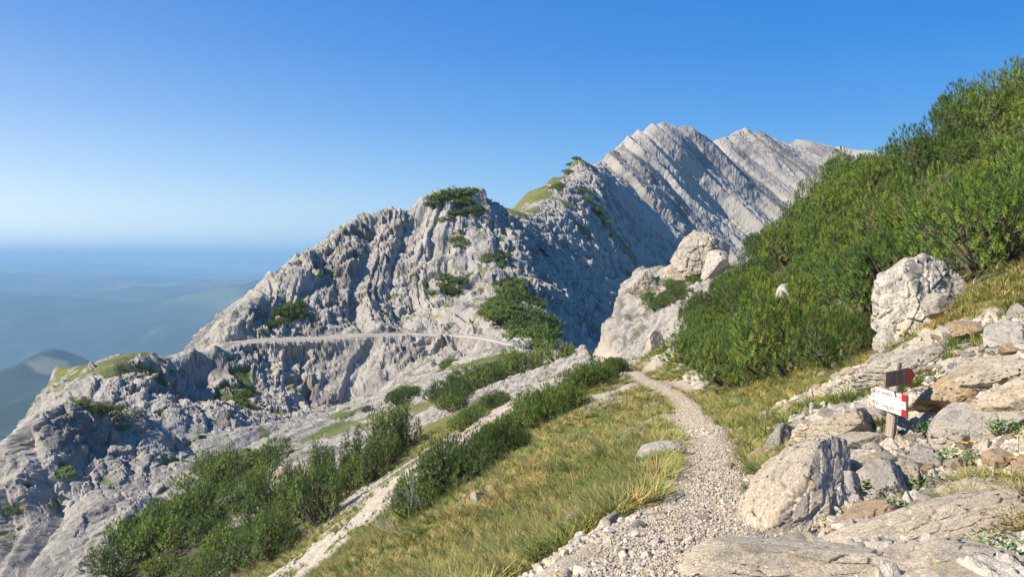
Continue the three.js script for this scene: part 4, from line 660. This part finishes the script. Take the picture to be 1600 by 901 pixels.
  // back board: grey bare wood, its red arrow end pointing up the slope
  const bb = new THREE.Group(); bb.name = 'back_board'; bb.position.set(.015, .635, .052); bb.rotation.y = .62; o.add(bb);
  mesh(board(.36, .145, .018, false), darkWood, 'panel', bb).position.x = -.08;
  { const s = new THREE.Shape(); s.moveTo(.104, -.0725); s.lineTo(.215, -.0725); s.lineTo(.30, 0); s.lineTo(.215, .0725); s.lineTo(.104, .0725); s.closePath(); mesh(new THREE.ExtrudeGeometry(s, { depth: .018, bevelEnabled: true, bevelSize: .0015, bevelThickness: .0015, bevelSegments: 1 }), std({ color: new THREE.Color().setRGB(.40, .035, .03), roughness: .6 }), 'arrow_tip', bb); }
  const band = mesh(new THREE.CylinderGeometry(.046, .046, .035, 20, 1, true), red, 'paint_band', o); band.position.set(-.024, .03, 0); band.rotation.z = -.06;
}
// ---------------------------------------------------------------- small yellow flowers by the rocks
function flower(x, z, label, heads) {
  const y = ground(x, z, false).y, o = add(new THREE.Group(), 'yellow_flower'); o.position.set(x, y, z); tag(o, label, 'flower');
  const stemMat = std({ color: new THREE.Color().setRGB(.09, .15, .03) }), yellow = std({ color: new THREE.Color().setRGB(.80, .55, .02), side: THREE.DoubleSide }), r = rng(Math.floor(x * 100));
  for (let h = 0; h < heads; h++) {
    const a = r() * 6.28, H = .13 + .05 * r(), tx = Math.cos(a) * .05 * h, tz = Math.sin(a) * .05 * h, p = [], i = []; stick(p, i, new THREE.Vector3(0, -.02, 0), new THREE.Vector3(tx, H, tz), .003, .002, 5); mesh(geo(p, i), stemMat, 'stem', o);
    const pos = []; for (let k = 0; k < 11; k++) { const b = k / 11 * 6.283, c = .24; pos.push(tx, H, tz, tx + Math.cos(b - c) * .026, H + .010, tz + Math.sin(b - c) * .026, tx + Math.cos(b + c) * .026, H + .010, tz + Math.sin(b + c) * .026); } mesh(geo(pos), yellow, 'petals', o);
    const d = mesh(new THREE.SphereGeometry(.008, 8, 6), std({ color: new THREE.Color().setRGB(.45, .25, .02) }), 'flower_centre', o); d.position.set(tx, H + .006, tz);
  }
}
flower(3.59, -5.75, 'yellow flower beside the rocks right of the signpost', 2);
flower(3.85, -5.6, 'yellow flower at the right edge of the picture', 1);
flower(3.53, -5.2, 'low yellow flower below the one at the right edge', 1);

renderer.render(scene, camera);
